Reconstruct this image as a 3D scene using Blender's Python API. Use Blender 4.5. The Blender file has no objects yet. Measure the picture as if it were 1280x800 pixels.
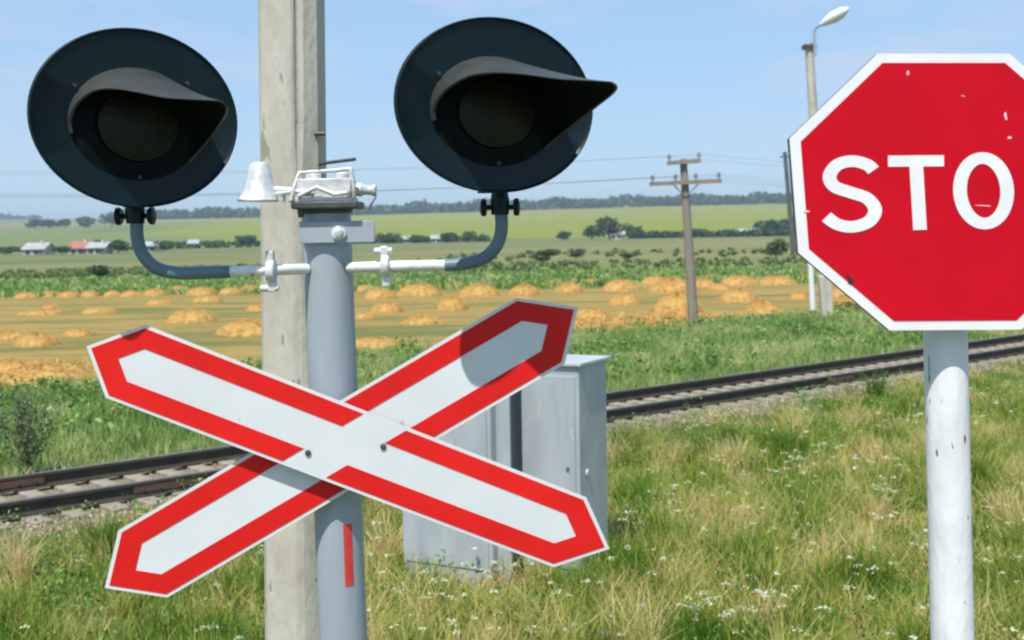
import bpy, math, random
import numpy as np
from mathutils import Vector, Matrix

random.seed(7)
rng = np.random.default_rng(11)
R = math.radians
S = bpy.context.scene
col = S.collection

# ------------------------------------------------------------------ camera
CAM_Z = 2.9
FPX = 1500.0                      # focal length in photo pixels (1280 wide)
cam_data = bpy.data.cameras.new('camera')
cam = bpy.data.objects.new('camera', cam_data)
col.objects.link(cam)
cam_data.sensor_width = 36.0
cam_data.lens = FPX / 1280.0 * 36.0
cam_data.clip_start = 0.05
cam_data.clip_end = 12000
cam_rot = Matrix.Rotation(R(90 - 4.2), 4, 'X') @ Matrix.Rotation(R(-1.0), 4, 'Z')
cam.matrix_world = Matrix.Translation((0, 0, CAM_Z)) @ cam_rot
cam_data.dof.use_dof = True
cam_data.dof.focus_distance = 3.6
cam_data.dof.aperture_fstop = 6.3
S.camera = cam

# ------------------------------------------------------------------ world, sun, exposure
SUN_EL, SUN_AZ = 60.0, 21.0       # sun behind the camera, to its left
w = bpy.data.worlds.new('World')
S.world = w
w.use_nodes = True
nt = w.node_tree
nt.nodes.clear()
sky = nt.nodes.new('ShaderNodeTexSky')
sky.sky_type = 'NISHITA'
sky.sun_disc = False
sky.sun_elevation = R(SUN_EL)
sky.sun_rotation = R(180 + SUN_AZ)
sky.air_density = 1.0
sky.dust_density = 0.1
sky.ozone_density = 1.6
bgn = nt.nodes.new('ShaderNodeBackground')
bgn.inputs['Strength'].default_value = 0.10
won = nt.nodes.new('ShaderNodeOutputWorld')
# a few thin clouds, fixed to the sky by direction
tc = nt.nodes.new('ShaderNodeTexCoord')
mp = nt.nodes.new('ShaderNodeMapping')
mp.inputs['Scale'].default_value = (3.0, 3.0, 13.0)
mp.inputs['Location'].default_value = (1.3, 0.2, 0.4)
noi = nt.nodes.new('ShaderNodeTexNoise')
noi.inputs['Scale'].default_value = 1.6
noi.inputs['Detail'].default_value = 7
noi.inputs['Roughness'].default_value = 0.55
rmp = nt.nodes.new('ShaderNodeValToRGB')
rmp.color_ramp.elements[0].position = 0.50
rmp.color_ramp.elements[0].color = (0, 0, 0, 1)
rmp.color_ramp.elements[1].position = 0.72
rmp.color_ramp.elements[1].color = (0.55, 0.55, 0.55, 1)
mixc = nt.nodes.new('ShaderNodeMix')
mixc.data_type = 'RGBA'
mixc.inputs[7].default_value = (5.6, 5.9, 6.9, 1)
nt.links.new(tc.outputs['Generated'], mp.inputs['Vector'])
nt.links.new(mp.outputs['Vector'], noi.inputs['Vector'])
nt.links.new(noi.outputs['Fac'], rmp.inputs['Fac'])
nt.links.new(rmp.outputs['Color'], mixc.inputs[0])
veil = nt.nodes.new('ShaderNodeMix'); veil.data_type = 'RGBA'   # thin bright summer veil over the whole sky
veil.inputs[0].default_value = 0.6
veil.inputs[7].default_value = (3.4, 5.6, 8.5, 1)
nt.links.new(sky.outputs['Color'], veil.inputs[6])
nt.links.new(veil.outputs[2], mixc.inputs[6])
nt.links.new(mixc.outputs[2], bgn.inputs['Color'])
nt.links.new(bgn.outputs['Background'], won.inputs['Surface'])

sun_data = bpy.data.lights.new('sun', 'SUN')
sun_data.energy = 4.6
sun_data.angle = R(0.5)
sun_data.color = (1.0, 0.955, 0.88)
sun = bpy.data.objects.new('sun', sun_data)
col.objects.link(sun)
sdir = Vector((math.sin(R(SUN_AZ)) * math.cos(R(SUN_EL)), math.cos(R(SUN_AZ)) * math.cos(R(SUN_EL)), -math.sin(R(SUN_EL))))
sun.rotation_euler = sdir.to_track_quat('-Z', 'Y').to_euler()
sun.location = (-5, -8, 20)

S.view_settings.view_transform = 'Standard'
S.view_settings.look = 'None'
S.view_settings.exposure = 0.30
S.view_settings.gamma = 1.0
S.view_settings.use_curve_mapping = False
S.render.engine = 'CYCLES'
S.cycles.pixel_filter_type = 'BLACKMAN_HARRIS'
S.cycles.filter_width = 2.2
S.cycles.max_bounces = 6
S.cycles.volume_bounces = 0
S.cycles.transparent_max_bounces = 6

# ------------------------------------------------------------------ helpers
RM = cam_rot.to_3x3()


def at(px, py, Y):
    """world point seen near picture position px,py at depth Y"""
    d = RM @ Vector(((px - 640) / FPX, -(py - 400) / FPX, -1.0))
    k = Y / d.y
    return Vector((0, 0, CAM_Z)) + d * k


def on_ground(px, py, z=0.0):
    d = RM @ Vector(((px - 640) / FPX, -(py - 400) / FPX, -1.0))
    k = (z - CAM_Z) / d.z
    return Vector((0, 0, CAM_Z)) + d * k


def tag(o, label=None, cat=None, group=None, kind=None):
    if label: o['label'] = label
    if cat: o['category'] = cat
    if group: o['group'] = group
    if kind: o['kind'] = kind
    return o


origin_of = {}


def empty(name, loc, label, cat, group=None):
    o = bpy.data.objects.new(name, None)
    o.empty_display_size = 0.2
    col.objects.link(o)
    o.location = loc
    origin_of[o] = Vector(loc)
    return tag(o, label, cat, group)


class MB:
    """collects shapes in world coordinates and links them as one mesh object"""
    def __init__(self):
        self.v = []
        self.f = []

    def add(self, vs, fs):
        n = len(self.v)
        self.v += [Vector(p) for p in vs]
        self.f += [tuple(i + n for i in f) for f in fs]
        return self

    def hexa(self, p):            # 8 corners: bottom 0-3, top 4-7
        return self.add(p, [(3, 2, 1, 0), (4, 5, 6, 7), (0, 1, 5, 4), (1, 2, 6, 5), (2, 3, 7, 6), (3, 0, 4, 7)])

    def box(self, c, s, M=None):
        x, y, z = s[0] / 2, s[1] / 2, s[2] / 2
        p = [Vector(q) for q in ((-x, -y, -z), (x, -y, -z), (x, y, -z), (-x, y, -z), (-x, -y, z), (x, -y, z), (x, y, z), (-x, y, z))]
        if M is not None: p = [M @ q for q in p]
        return self.hexa([q + Vector(c) for q in p])

    def prism(self, pts, ext):    # polygon pts extruded by ext
        n = len(pts)
        pts = [Vector(p) for p in pts]
        e = Vector(ext)
        fs = [tuple(range(n)), tuple(reversed(range(n, 2 * n)))]
        fs += [(i, i + n, (i + 1) % n + n, (i + 1) % n) for i in range(n)]
        return self.add(pts + [p + e for p in pts], fs)

    def tube(self, path, rad, seg=12, cap=True):
        path = [Vector(p) for p in path]
        if not isinstance(rad, (list, tuple)): rad = [rad] * len(path)
        t0 = (path[1] - path[0]).normalized()
        ref = Vector((0, 0, 1)) if abs(t0.z) < 0.9 else Vector((1, 0, 0))
        nrm = t0.cross(ref).normalized()
        vs, fs = [], []
        for i, p in enumerate(path):
            if i == 0: t = path[1] - path[0]
            elif i == len(path) - 1: t = path[-1] - path[-2]
            else: t = (path[i + 1] - path[i]).normalized() + (path[i] - path[i - 1]).normalized()
            t.normalize()
            nrm = (nrm - t * nrm.dot(t)).normalized()
            b = t.cross(nrm)
            for k in range(seg):
                a = 2 * math.pi * k / seg
                vs.append(p + (nrm * math.cos(a) + b * math.sin(a)) * rad[i])
        for i in range(len(path) - 1):
            for k in range(seg):
                k2 = (k + 1) % seg
                fs.append((i * seg + k, i * seg + k2, (i + 1) * seg + k2, (i + 1) * seg + k))
        if cap:
            fs.append(tuple(reversed(range(seg))))
            fs.append(tuple(range((len(path) - 1) * seg, len(path) * seg)))
        return self.add(vs, fs)

    def lathe(self, base, axis, prof, seg=24, sx=1.0, xdir=None):
        """prof: list of (height along axis, radius)"""
        ax = Vector(axis).normalized()
        ref = Vector(xdir) if xdir is not None else (Vector((1, 0, 0)) if abs(ax.x) < 0.9 else Vector((0, 1, 0)))
        u = (ref - ax * ref.dot(ax)).normalized()
        v = ax.cross(u)
        vs, fs = [], []
        for h, r in prof:
            for k in range(seg):
                a = 2 * math.pi * k / seg
                vs.append(Vector(base) + ax * h + u * (math.cos(a) * r * sx) + v * (math.sin(a) * r))
        for i in range(len(prof) - 1):
            for k in range(seg):
                k2 = (k + 1) % seg
                fs.append((i * seg + k, i * seg + k2, (i + 1) * seg + k2, (i + 1) * seg + k))
        fs.append(tuple(reversed(range(seg))))
        fs.append(tuple(range((len(prof) - 1) * seg, len(prof) * seg)))
        return self.add(vs, fs)

    def build(self, name, mat, parent=None, bevel=0.0, smooth=True, loc=None):
        org = Vector((0, 0, 0))
        if parent is not None: org = origin_of[parent]
        elif loc is not None: org = Vector(loc)
        me = bpy.data.meshes.new(name)
        me.from_pydata([tuple(p - org) for p in self.v], [], self.f)
        me.update()
        me.materials.append(mat)
        o = bpy.data.objects.new(name, me)
        col.objects.link(o)
        if parent is not None:
            o.parent = parent
        else:
            o.location = org
        origin_of[o] = org
        import bmesh
        bm = bmesh.new(); bm.from_mesh(me)
        bmesh.ops.recalc_face_normals(bm, faces=bm.faces)
        bm.to_mesh(me); bm.free()
        if smooth:
            me.polygons.foreach_set('use_smooth', [True] * len(me.polygons))
            me.set_sharp_from_angle(angle=R(38))
        if bevel:
            b = o.modifiers.new('bevel', 'BEVEL')
            b.width = bevel; b.segments = 2; b.limit_method = 'ANGLE'; b.angle_limit = R(40)
        return o


def np_mesh(name, V, F, mat, nper, attr=None, parent=None, loc=None, smooth=False):
    """V (n,3), F (m,nper) arrays; attr = per-vertex float named 'vary'"""
    me = bpy.data.meshes.new(name)
    V = np.asarray(V, dtype=np.float32)
    org = np.zeros(3, dtype=np.float32)
    if parent is not None: org = np.array(origin_of[parent], dtype=np.float32)
    elif loc is not None: org = np.array(loc, dtype=np.float32)
    me.vertices.add(len(V))
    me.vertices.foreach_set('co', (V - org).ravel())
    m = len(F)
    me.loops.add(m * nper)
    me.loops.foreach_set('vertex_index', np.asarray(F, dtype=np.int32).ravel())
    me.polygons.add(m)
    me.polygons.foreach_set('loop_start', np.arange(0, m * nper, nper, dtype=np.int32))
    me.polygons.foreach_set('loop_total', np.full(m, nper, dtype=np.int32))
    if smooth: me.polygons.foreach_set('use_smooth', np.ones(m, dtype=bool))
    if attr is not None:
        a = me.attributes.new('vary', 'FLOAT', 'POINT')
        a.data.foreach_set('value', np.asarray(attr, dtype=np.float32))
    me.update(calc_edges=True)
    me.validate()
    me.materials.append(mat)
    o = bpy.data.objects.new(name, me)
    col.objects.link(o)
    if parent is not None: o.parent = parent
    else: o.location = tuple(org)
    origin_of[o] = Vector(org.tolist())
    return o


# ------------------------------------------------------------------ materials
def ramp_node(N, stops, interp='LINEAR'):
    r = N.new('ShaderNodeValToRGB')
    r.color_ramp.interpolation = interp
    els = r.color_ramp.elements
    while len(els) > 1: els.remove(els[-1])
    els[0].position = stops[0][0]; els[0].color = (*stops[0][1], 1)
    for p, c in stops[1:]:
        e = els.new(p); e.color = (*c, 1)
    return r


def surf(name, c1, c2=None, scale=8.0, rough=0.6, metal=0.0, spec=0.5, bump=0.0, bscale=None, stretch=(1, 1, 1),
         spots=None, spot_scale=20, spot_at=0.68, detail=6, contrast=0.2, coat=0.0):
    m = bpy.data.materials.new(name)
    m.use_nodes = True
    N, L = m.node_tree.nodes, m.node_tree.links
    b = N['Principled BSDF']
    b.inputs['Roughness'].default_value = rough
    b.inputs['Metallic'].default_value = metal
    b.inputs['Specular IOR Level'].default_value = spec
    b.inputs['Coat Weight'].default_value = coat
    tcn = N.new('ShaderNodeTexCoord')
    mpn = N.new('ShaderNodeMapping')
    mpn.inputs['Scale'].default_value = stretch
    L.new(tcn.outputs['Object'], mpn.inputs['Vector'])
    c2 = c2 or tuple(min(1, x * 1.15) for x in c1)
    n = N.new('ShaderNodeTexNoise')
    n.inputs['Scale'].default_value = scale
    n.inputs['Detail'].default_value = detail
    n.inputs['Roughness'].default_value = 0.6
    L.new(mpn.outputs['Vector'], n.inputs['Vector'])
    r = ramp_node(N, [(0.5 - contrast, c1), (0.5 + contrast, c2)])
    L.new(n.outputs['Fac'], r.inputs['Fac'])
    out = r.outputs['Color']
    if spots:
        n2 = N.new('ShaderNodeTexNoise')
        n2.inputs['Scale'].default_value = spot_scale
        n2.inputs['Detail'].default_value = 3
        L.new(mpn.outputs['Vector'], n2.inputs['Vector'])
        r2 = ramp_node(N, [(spot_at, (0, 0, 0)), (spot_at + 0.03, (1, 1, 1))])
        L.new(n2.outputs['Fac'], r2.inputs['Fac'])
        mx = N.new('ShaderNodeMix'); mx.data_type = 'RGBA'
        L.new(r2.outputs['Color'], mx.inputs[0])
        L.new(out, mx.inputs[6])
        mx.inputs[7].default_value = (*spots, 1)
        out = mx.outputs[2]
    L.new(out, b.inputs['Base Color'])
    if bump:
        bp = N.new('ShaderNodeBump')
        bp.inputs['Strength'].default_value = bump
        bp.inputs['Distance'].default_value = 0.01
        n3 = N.new('ShaderNodeTexNoise')
        n3.inputs['Scale'].default_value = bscale or scale * 3
        n3.inputs['Detail'].default_value = 5
        L.new(mpn.outputs['Vector'], n3.inputs['Vector'])
        L.new(n3.outputs['Fac'], bp.inputs['Height'])
        L.new(bp.outputs['Normal'], b.inputs['Normal'])
    return m


def leafy(name, stops, transl=0.25, rough=0.6, patch=None):
    """foliage whose colour varies from leaf to leaf ('vary' attribute)"""
    m = bpy.data.materials.new(name)
    m.use_nodes = True
    N, L = m.node_tree.nodes, m.node_tree.links
    b = N['Principled BSDF']
    b.inputs['Roughness'].default_value = rough
    b.inputs['Specular IOR Level'].default_value = 0.25
    a = N.new('ShaderNodeAttribute'); a.attribute_name = 'vary'
    r = ramp_node(N, stops)
    src = a.outputs['Fac']
    if patch:
        g = N.new('ShaderNodeNewGeometry')
        n = N.new('ShaderNodeTexNoise'); n.inputs['Scale'].default_value = patch; n.inputs['Detail'].default_value = 3
        L.new(g.outputs['Position'], n.inputs['Vector'])
        ma = N.new('ShaderNodeMath'); ma.operation = 'MULTIPLY_ADD'
        L.new(n.outputs['Fac'], ma.inputs[0]); ma.inputs[1].default_value = 2.2
        L.new(src, ma.inputs[2])
        mb = N.new('ShaderNodeMath'); mb.operation = 'SUBTRACT'; mb.inputs[1].default_value = 1.1
        mb.use_clamp = True
        L.new(ma.outputs[0], mb.inputs[0])
        src = mb.outputs[0]
    L.new(src, r.inputs['Fac'])
    L.new(r.outputs['Color'], b.inputs['Base Color'])
    if transl:
        t = N.new('ShaderNodeBsdfTranslucent')
        L.new(r.outputs['Color'], t.inputs['Color'])
        ms = N.new('ShaderNodeMixShader'); ms.inputs[0].default_value = transl
        L.new(b.outputs[0], ms.inputs[1]); L.new(t.outputs[0], ms.inputs[2])
        L.new(ms.outputs[0], N['Material Output'].inputs['Surface'])
    return m


M = {}
M['concrete'] = surf('weathered concrete', (0.37, 0.34, 0.27), (0.56, 0.53, 0.45), 7, 0.9, bump=0.5, bscale=40, stretch=(1, 1, 0.35), spots=(0.28, 0.27, 0.2), spot_scale=14, spot_at=0.66)
M['post_grey'] = surf('grey post paint', (0.27, 0.31, 0.35), (0.38, 0.42, 0.46), 8, 0.45, bump=0.3, bscale=20, stretch=(1, 1, 0.2), contrast=0.3)
M['white_paint'] = surf('white paint on steel', (0.70, 0.71, 0.70), (0.84, 0.84, 0.82), 12, 0.45, bump=0.15, bscale=60)
M['post_white'] = surf('chipped white post paint', (0.62, 0.63, 0.64), (0.82, 0.82, 0.82), 9, 0.6, bump=0.9, bscale=16, stretch=(1, 1, 0.35), spots=(0.24, 0.11, 0.07), spot_scale=55, spot_at=0.70, contrast=0.28)
M['arm_paint'] = surf('pale grey arm paint', (0.66, 0.66, 0.63), (0.82, 0.81, 0.77), 20, 0.4, spots=(0.3, 0.22, 0.15), spot_scale=30, spot_at=0.7, bump=0.2)
M['arm_grey'] = surf('dark blue grey arm bend', (0.10, 0.15, 0.19), (0.14, 0.20, 0.24), 10, 0.45)  # darker blue grey for the curved outer part of each arm
M['silver'] = surf('silver paint', (0.46, 0.47, 0.47), (0.78, 0.78, 0.77), 25, 0.42, metal=0.2, spots=(0.2, 0.13, 0.08), spot_scale=40, spot_at=0.68, bump=0.2, bscale=60)
M['dark_steel'] = surf('dark greasy steel', (0.035, 0.04, 0.04), (0.09, 0.09, 0.085), 30, 0.5, bump=0.2)
M['signal_black'] = surf('black signal enamel', (0.002, 0.011, 0.014), (0.004, 0.016, 0.020), 5, 0.42, spec=0.25, bump=0.03, bscale=12)
M['visor_paint'] = surf('black visor enamel', (0.026, 0.032, 0.030), (0.048, 0.053, 0.049), 9, 0.5, spec=0.5)
M['visor_inside'] = surf('matt black hood lining', (0.003, 0.006, 0.006), (0.007, 0.011, 0.011), 9, 0.9, spec=0.1)
M['lens'] = surf('dark amber lens', (0.006, 0.008, 0.004), (0.018, 0.017, 0.007), 40, 0.4, spec=0.2, bump=0.3, bscale=80)
M['sign_white'] = surf('white reflective sheet', (0.54, 0.575, 0.58), (0.72, 0.745, 0.74), 2.2, 0.5, bump=0.12, bscale=5, spots=(0.48, 0.48, 0.45), spot_scale=9, spot_at=0.70, contrast=0.3)
M['sign_red'] = surf('red reflective sheet', (0.56, 0.007, 0.006), (0.74, 0.013, 0.009), 2.5, 0.55, spec=0.25, bump=0.12, bscale=20)
M['stop_red'] = surf('crimson sign paint', (0.48, 0.002, 0.010), (0.64, 0.005, 0.018), 2.2, 0.42, spec=0.12, contrast=0.3, bump=0.10, bscale=14, coat=0.0)
M['stop_white'] = surf('white sign paint', (0.74, 0.72, 0.72), (0.84, 0.83, 0.82), 8, 0.4)
M['sign_back'] = surf('bare sign back', (0.10, 0.11, 0.11), (0.17, 0.18, 0.18), 12, 0.55, metal=0.3)
M['chip'] = surf('bare chipped spot', (0.55, 0.42, 0.42), (0.8, 0.7, 0.68), 60, 0.6)
M['chip_dark'] = surf('rusty hole', (0.02, 0.01, 0.01), (0.06, 0.03, 0.02), 60, 0.8)
M['cabinet'] = surf('aluminium cabinet paint', (0.33, 0.37, 0.40), (0.52, 0.55, 0.57), 4, 0.45, metal=0.2, bump=0.12, bscale=7, stretch=(1, 1, 0.3), spots=(0.5, 0.52, 0.5), spot_scale=9, spot_at=0.66, contrast=0.28)
M['cabinet_lid'] = surf('cabinet lid', (0.42, 0.46, 0.46), (0.58, 0.6, 0.58), 5, 0.5, metal=0.3, bump=0.1)
M['rail'] = surf('rusty rail steel', (0.030, 0.026, 0.020), (0.062, 0.050, 0.038), 6, 0.7, metal=0.2, bump=0.3, bscale=50)
M['rail_top'] = surf('worn rail head', (0.16, 0.16, 0.15), (0.28, 0.27, 0.25), 4, 0.4, metal=0.6)
M['rust'] = surf('red rust', (0.07, 0.04, 0.025), (0.13, 0.075, 0.05), 16, 0.85, bump=0.4)
M['sleeper'] = surf('old concrete sleeper', (0.17, 0.145, 0.11), (0.36, 0.315, 0.235), 9, 0.9, bump=0.5, bscale=30)
M['wood_grey'] = surf('grey weathered pole timber', (0.17, 0.145, 0.12), (0.30, 0.26, 0.215), 6, 0.85, bump=0.4, stretch=(4, 4, 0.4))
M['mast'] = surf('dark mast', (0.06, 0.065, 0.07), (0.11, 0.115, 0.12), 2, 0.8)
M['insulator'] = surf('glazed insulator', (0.12, 0.12, 0.11), (0.3, 0.3, 0.28), 30, 0.3)
M['wire'] = surf('line wire', (0.16, 0.17, 0.18), (0.24, 0.25, 0.26), 3, 0.6)
M['plaster'] = surf('whitewashed wall', (0.42, 0.42, 0.39), (0.58, 0.57, 0.53), 0.8, 0.9)
M['roof_red'] = surf('red tile roof', (0.30, 0.10, 0.08), (0.42, 0.17, 0.13), 1.2, 0.85)
M['roof_grey'] = surf('slate roof', (0.26, 0.27, 0.27), (0.44, 0.45, 0.44), 1.0, 0.85)
M['window_glass'] = surf('house window glass', (0.03, 0.04, 0.05), (0.05, 0.06, 0.07), 2, 0.15)
M['bark'] = surf('bark', (0.10, 0.08, 0.06), (0.17, 0.14, 0.10), 4, 0.9)
M['red_mark'] = surf('red painted mark', (0.55, 0.03, 0.03), (0.68, 0.06, 0.05), 30, 0.6)

M['straw'] = leafy('dry straw', [(0.0, (0.48, 0.28, 0.075)), (0.5, (0.60, 0.36, 0.10)), (1.0, (0.70, 0.47, 0.17))], 0.3)
M['grass'] = leafy('meadow grass blades', [(0.0, (0.07, 0.16, 0.012)), (0.30, (0.16, 0.285, 0.026)), (0.46, (0.34, 0.40, 0.070)), (0.68, (0.54, 0.48, 0.14)), (1.0, (0.72, 0.58, 0.28))], 0.4, patch=1.3)
M['verge'] = leafy('verge grass blades', [(0.0, (0.12, 0.24, 0.05)), (0.4, (0.28, 0.40, 0.11)), (0.7, (0.45, 0.49, 0.18)), (1.0, (0.60, 0.54, 0.28))], 0.4, patch=0.45)
M['weed_leaf'] = leafy('weed leaves', [(0.0, (0.06, 0.15, 0.03)), (0.6, (0.17, 0.32, 0.06)), (1.0, (0.32, 0.45, 0.12))], 0.3)
M['bush_leaf'] = leafy('grey green weed leaves', [(0.0, (0.08, 0.13, 0.055)), (0.6, (0.16, 0.22, 0.095)), (1.0, (0.27, 0.32, 0.16))], 0.45)
M['flower'] = leafy('flower heads', [(0.0, (0.42, 0.52, 0.22)), (0.5, (0.62, 0.64, 0.42)), (1.0, (0.76, 0.76, 0.64))], 0.3)
M['tree_leaf'] = leafy('tree leaves', [(0.0, (0.03, 0.07, 0.028)), (0.6, (0.075, 0.125, 0.05)), (1.0, (0.12, 0.17, 0.065))], 0.35)
M['shrub_leaf'] = leafy('meadow shrub leaves', [(0.0, (0.13, 0.20, 0.07)), (0.6, (0.22, 0.30, 0.11)), (1.0, (0.30, 0.36, 0.15))], 0.5)
M['stone'] = leafy('ballast stone', [(0.0, (0.13, 0.105, 0.07)), (0.5, (0.27, 0.225, 0.16)), (1.0, (0.46, 0.40, 0.30))], 0.0, 0.9)

# ------------------------------------------------------------------ terrain
TD = Vector((0.7615, 0.648, 0)).normalized()       # along the track
TN = Vector((-TD.y, TD.x, 0))                      # across it, away from the camera
N_NEAR, N_FAR = 12.28, 13.58                        # the two rails
RAIL_TOP = 0.30


def sstep(a, b, x):
    t = np.clip((x - a) / (b - a), 0, 1)
    return t * t * (3 - 2 * t)


def height(x, y):
    x = np.asarray(x, dtype=float); y = np.asarray(y, dtype=float)
    n = TN.x * x + TN.y * y
    # ballast bed of the railway
    bed = 0.10 * (sstep(10.6, 11.5, n) - sstep(14.4, 15.4, n))
    und = 0.05 * np.sin(x * 0.9 + 1.3) * np.sin(y * 0.7) * (1 - sstep(9.5, 10.8, n)) * sstep(1, 4, n)
    ang = x / np.maximum(y, 1.0)                    # bearing
    rise = sstep(330, 420, y) * 0.0
    ridge = 24 + 5.5 * sstep(-0.5, 0.2, ang) + 1.4 * np.sin(ang * 9)
    t = np.clip((y - 400) / 1000.0, 0, 1)
    h1 = ridge * (t * 0.75 + 0.25 * t * t)
    far = 20 * sstep(1500, 2500, y) * (1 - sstep(-0.34, -0.22, ang))
    roll = 1.2 * np.sin(x * 0.006 + y * 0.003) * sstep(500, 900, y) * (1 - sstep(1300, 1400, y))
    drop = -14 * sstep(2700, 3400, y)
    return bed + und + rise + h1 + far + roll + drop


ys = np.concatenate([np.arange(-20, 34, 0.5), np.geomspace(34, 5200, 120)])
us = np.linspace(-1, 1, 181)
GV = []
for y in ys:
    half = max(60.0, abs(y) * 1.2 + 60)
    xx = np.sign(us) * (np.abs(us) ** 1.8) * half
    GV.append(np.stack([xx, np.full_like(xx, y), height(xx, np.full_like(xx, y))], 1))
GV = np.concatenate(GV)
nx = len(us); ny = len(ys)
ii, jj = np.meshgrid(np.arange(ny - 1), np.arange(nx - 1), indexing='ij')
a = (ii * nx + jj).ravel()
GF = np.stack([a, a + 1, a + nx + 1, a + nx], 1)

gm = bpy.data.materials.new('land')
gm.use_nodes = True
N, L = gm.node_tree.nodes, gm.node_tree.links
gb = N['Principled BSDF']; gb.inputs['Roughness'].default_value = 0.95; gb.inputs['Specular IOR Level'].default_value = 0.1
geo = N.new('ShaderNodeNewGeometry')
sep = N.new('ShaderNodeSeparateXYZ'); L.new(geo.outputs['Position'], sep.inputs[0])


def mth(op, a=None, b=None, c=None, clamp=False):
    n = N.new('ShaderNodeMath'); n.operation = op; n.use_clamp = clamp
    for i, q in enumerate((a, b, c)):
        if q is None: continue
        if isinstance(q, (int, float)): n.inputs[i].default_value = q
        else: L.new(q, n.inputs[i])
    return n.outputs[0]


def noise(scale, stretch=(1, 1, 1), detail=4, rough=0.55):
    mpn = N.new('ShaderNodeMapping'); mpn.inputs['Scale'].default_value = stretch
    L.new(geo.outputs['Position'], mpn.inputs['Vector'])
    n = N.new('ShaderNodeTexNoise'); n.inputs['Scale'].default_value = scale; n.inputs['Detail'].default_value = detail
    n.inputs['Roughness'].default_value = rough
    L.new(mpn.outputs['Vector'], n.inputs['Vector'])
    return n.outputs['Fac']


def mixcol(f, a, b):
    m = N.new('ShaderNodeMix'); m.data_type = 'RGBA'
    if isinstance(f, (int, float)): m.inputs[0].default_value = f
    else: L.new(f, m.inputs[0])
    for i, q in ((6, a), (7, b)):
        if isinstance(q, tuple): m.inputs[i].default_value = (*q, 1)
        else: L.new(q, m.inputs[i])
    return m.outputs[2]


def rampof(f, stops, interp='LINEAR'):
    r = ramp_node(N, stops, interp); L.new(f, r.inputs['Fac']); return r.outputs['Color']


X, Y = sep.outputs['X'], sep.outputs['Y']
nn = mth('ADD', mth('MULTIPLY', X, TN.x), mth('MULTIPLY', Y, TN.y))
# far fields by distance (log scale), borders wobble a little
lg = mth('LOGARITHM', mth('MAXIMUM', Y, 2.0), 10.0)
lgw = mth('ADD', lg, mth('MULTIPLY', mth('SUBTRACT', noise(0.02), 0.5), 0.06))
lgn = mth('DIVIDE', mth('SUBTRACT', lgw, 1.0), 2.6)     # 10 m..4000 m -> 0..1


def P(yv): return (math.log10(yv) - 1.0) / 2.6


bands = rampof(lgn, [
    (P(15), (0.23, 0.18, 0.045)), (P(38), (0.235, 0.185, 0.045)), (P(60), (0.21, 0.18, 0.045)),
    (P(63), (0.085, 0.16, 0.04)), (P(84), (0.11, 0.18, 0.045)), (P(88), (0.14, 0.175, 0.055)),
    (P(120), (0.19, 0.18, 0.065)), (P(150), (0.12, 0.155, 0.055)), (P(210), (0.17, 0.175, 0.07)),
    (P(260), (0.24, 0.20, 0.10)), (P(330), (0.16, 0.165, 0.08)), (P(400), (0.11, 0.135, 0.06)),
    (P(430), (0.19, 0.22, 0.018)), (P(1380), (0.235, 0.24, 0.025)), (P(1450), (0.14, 0.15, 0.09)), (P(1900), (0.34, 0.30, 0.2))])
# patchwork variation further out
vor = N.new('ShaderNodeTexVoronoi'); vor.inputs['Scale'].default_value = 0.006
vm = N.new('ShaderNodeMapping'); vm.inputs['Scale'].default_value = (1, 0.45, 1); vm.inputs['Rotation'].default_value = (0, 0, R(14))
L.new(geo.outputs['Position'], vm.inputs['Vector']); L.new(vm.outputs['Vector'], vor.inputs['Vector'])
vs_ = N.new('ShaderNodeSeparateColor'); L.new(vor.outputs['Color'], vs_.inputs[0])
patchc = rampof(vs_.outputs[0], [(0.0, (0.07, 0.13, 0.045)), (0.35, (0.13, 0.17, 0.06)), (0.6, (0.23, 0.20, 0.10)), (0.85, (0.10, 0.15, 0.055))], 'CONSTANT')
bear = mth('ADD', mth('DIVIDE', X, mth('MAXIMUM', Y, 1.0)), mth('MULTIPLY', mth('SUBTRACT', noise(0.004, detail=2), 0.5), 0.35))
leftmask = mth('MULTIPLY', mth('MULTIPLY', mth('SUBTRACT', -0.24, bear), 12.0, clamp=True), mth('GREATER_THAN', Y, 330))
leftmask = mth('MULTIPLY', leftmask, 0.75)
bands = mixcol(leftmask, bands, patchc)
patch2 = mth('MULTIPLY', mth('GREATER_THAN', Y, 110), mth('LESS_THAN', Y, 400))
midn = rampof(noise(0.022, (0.22, 1.6, 1), 6, 0.7), [(0.34, (0.06, 0.115, 0.035)), (0.46, (0.14, 0.17, 0.05)), (0.56, (0.22, 0.20, 0.08)), (0.66, (0.10, 0.15, 0.05))])
bands = mixcol(mth('MULTIPLY', patch2, 0.7), bands, midn)
bands = mixcol(mth('MULTIPLY', patch2, 0.25), bands, patchc)
# stubble field: golden rows and greener streaks
streak = noise(0.16, (0.35, 1.5, 1), 8, 0.7)
infield = mth('LESS_THAN', Y, 62)
stub = rampof(streak, [(0.36, (0.10, 0.135, 0.035)), (0.45, (0.19, 0.165, 0.05)), (0.53, (0.38, 0.24, 0.07)), (0.60, (0.20, 0.175, 0.045)), (0.68, (0.42, 0.29, 0.10))])
bands = mixcol(mth('MULTIPLY', infield, 0.85), bands, stub)
fine = noise(2.2, (1, 1, 1), 6, 0.7)
bands = mixcol(0.35, bands, mixcol(fine, mixcol(0.6, bands, (0.04, 0.06, 0.02)), mixcol(0.2, bands, (0.6, 0.5, 0.3))))
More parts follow.
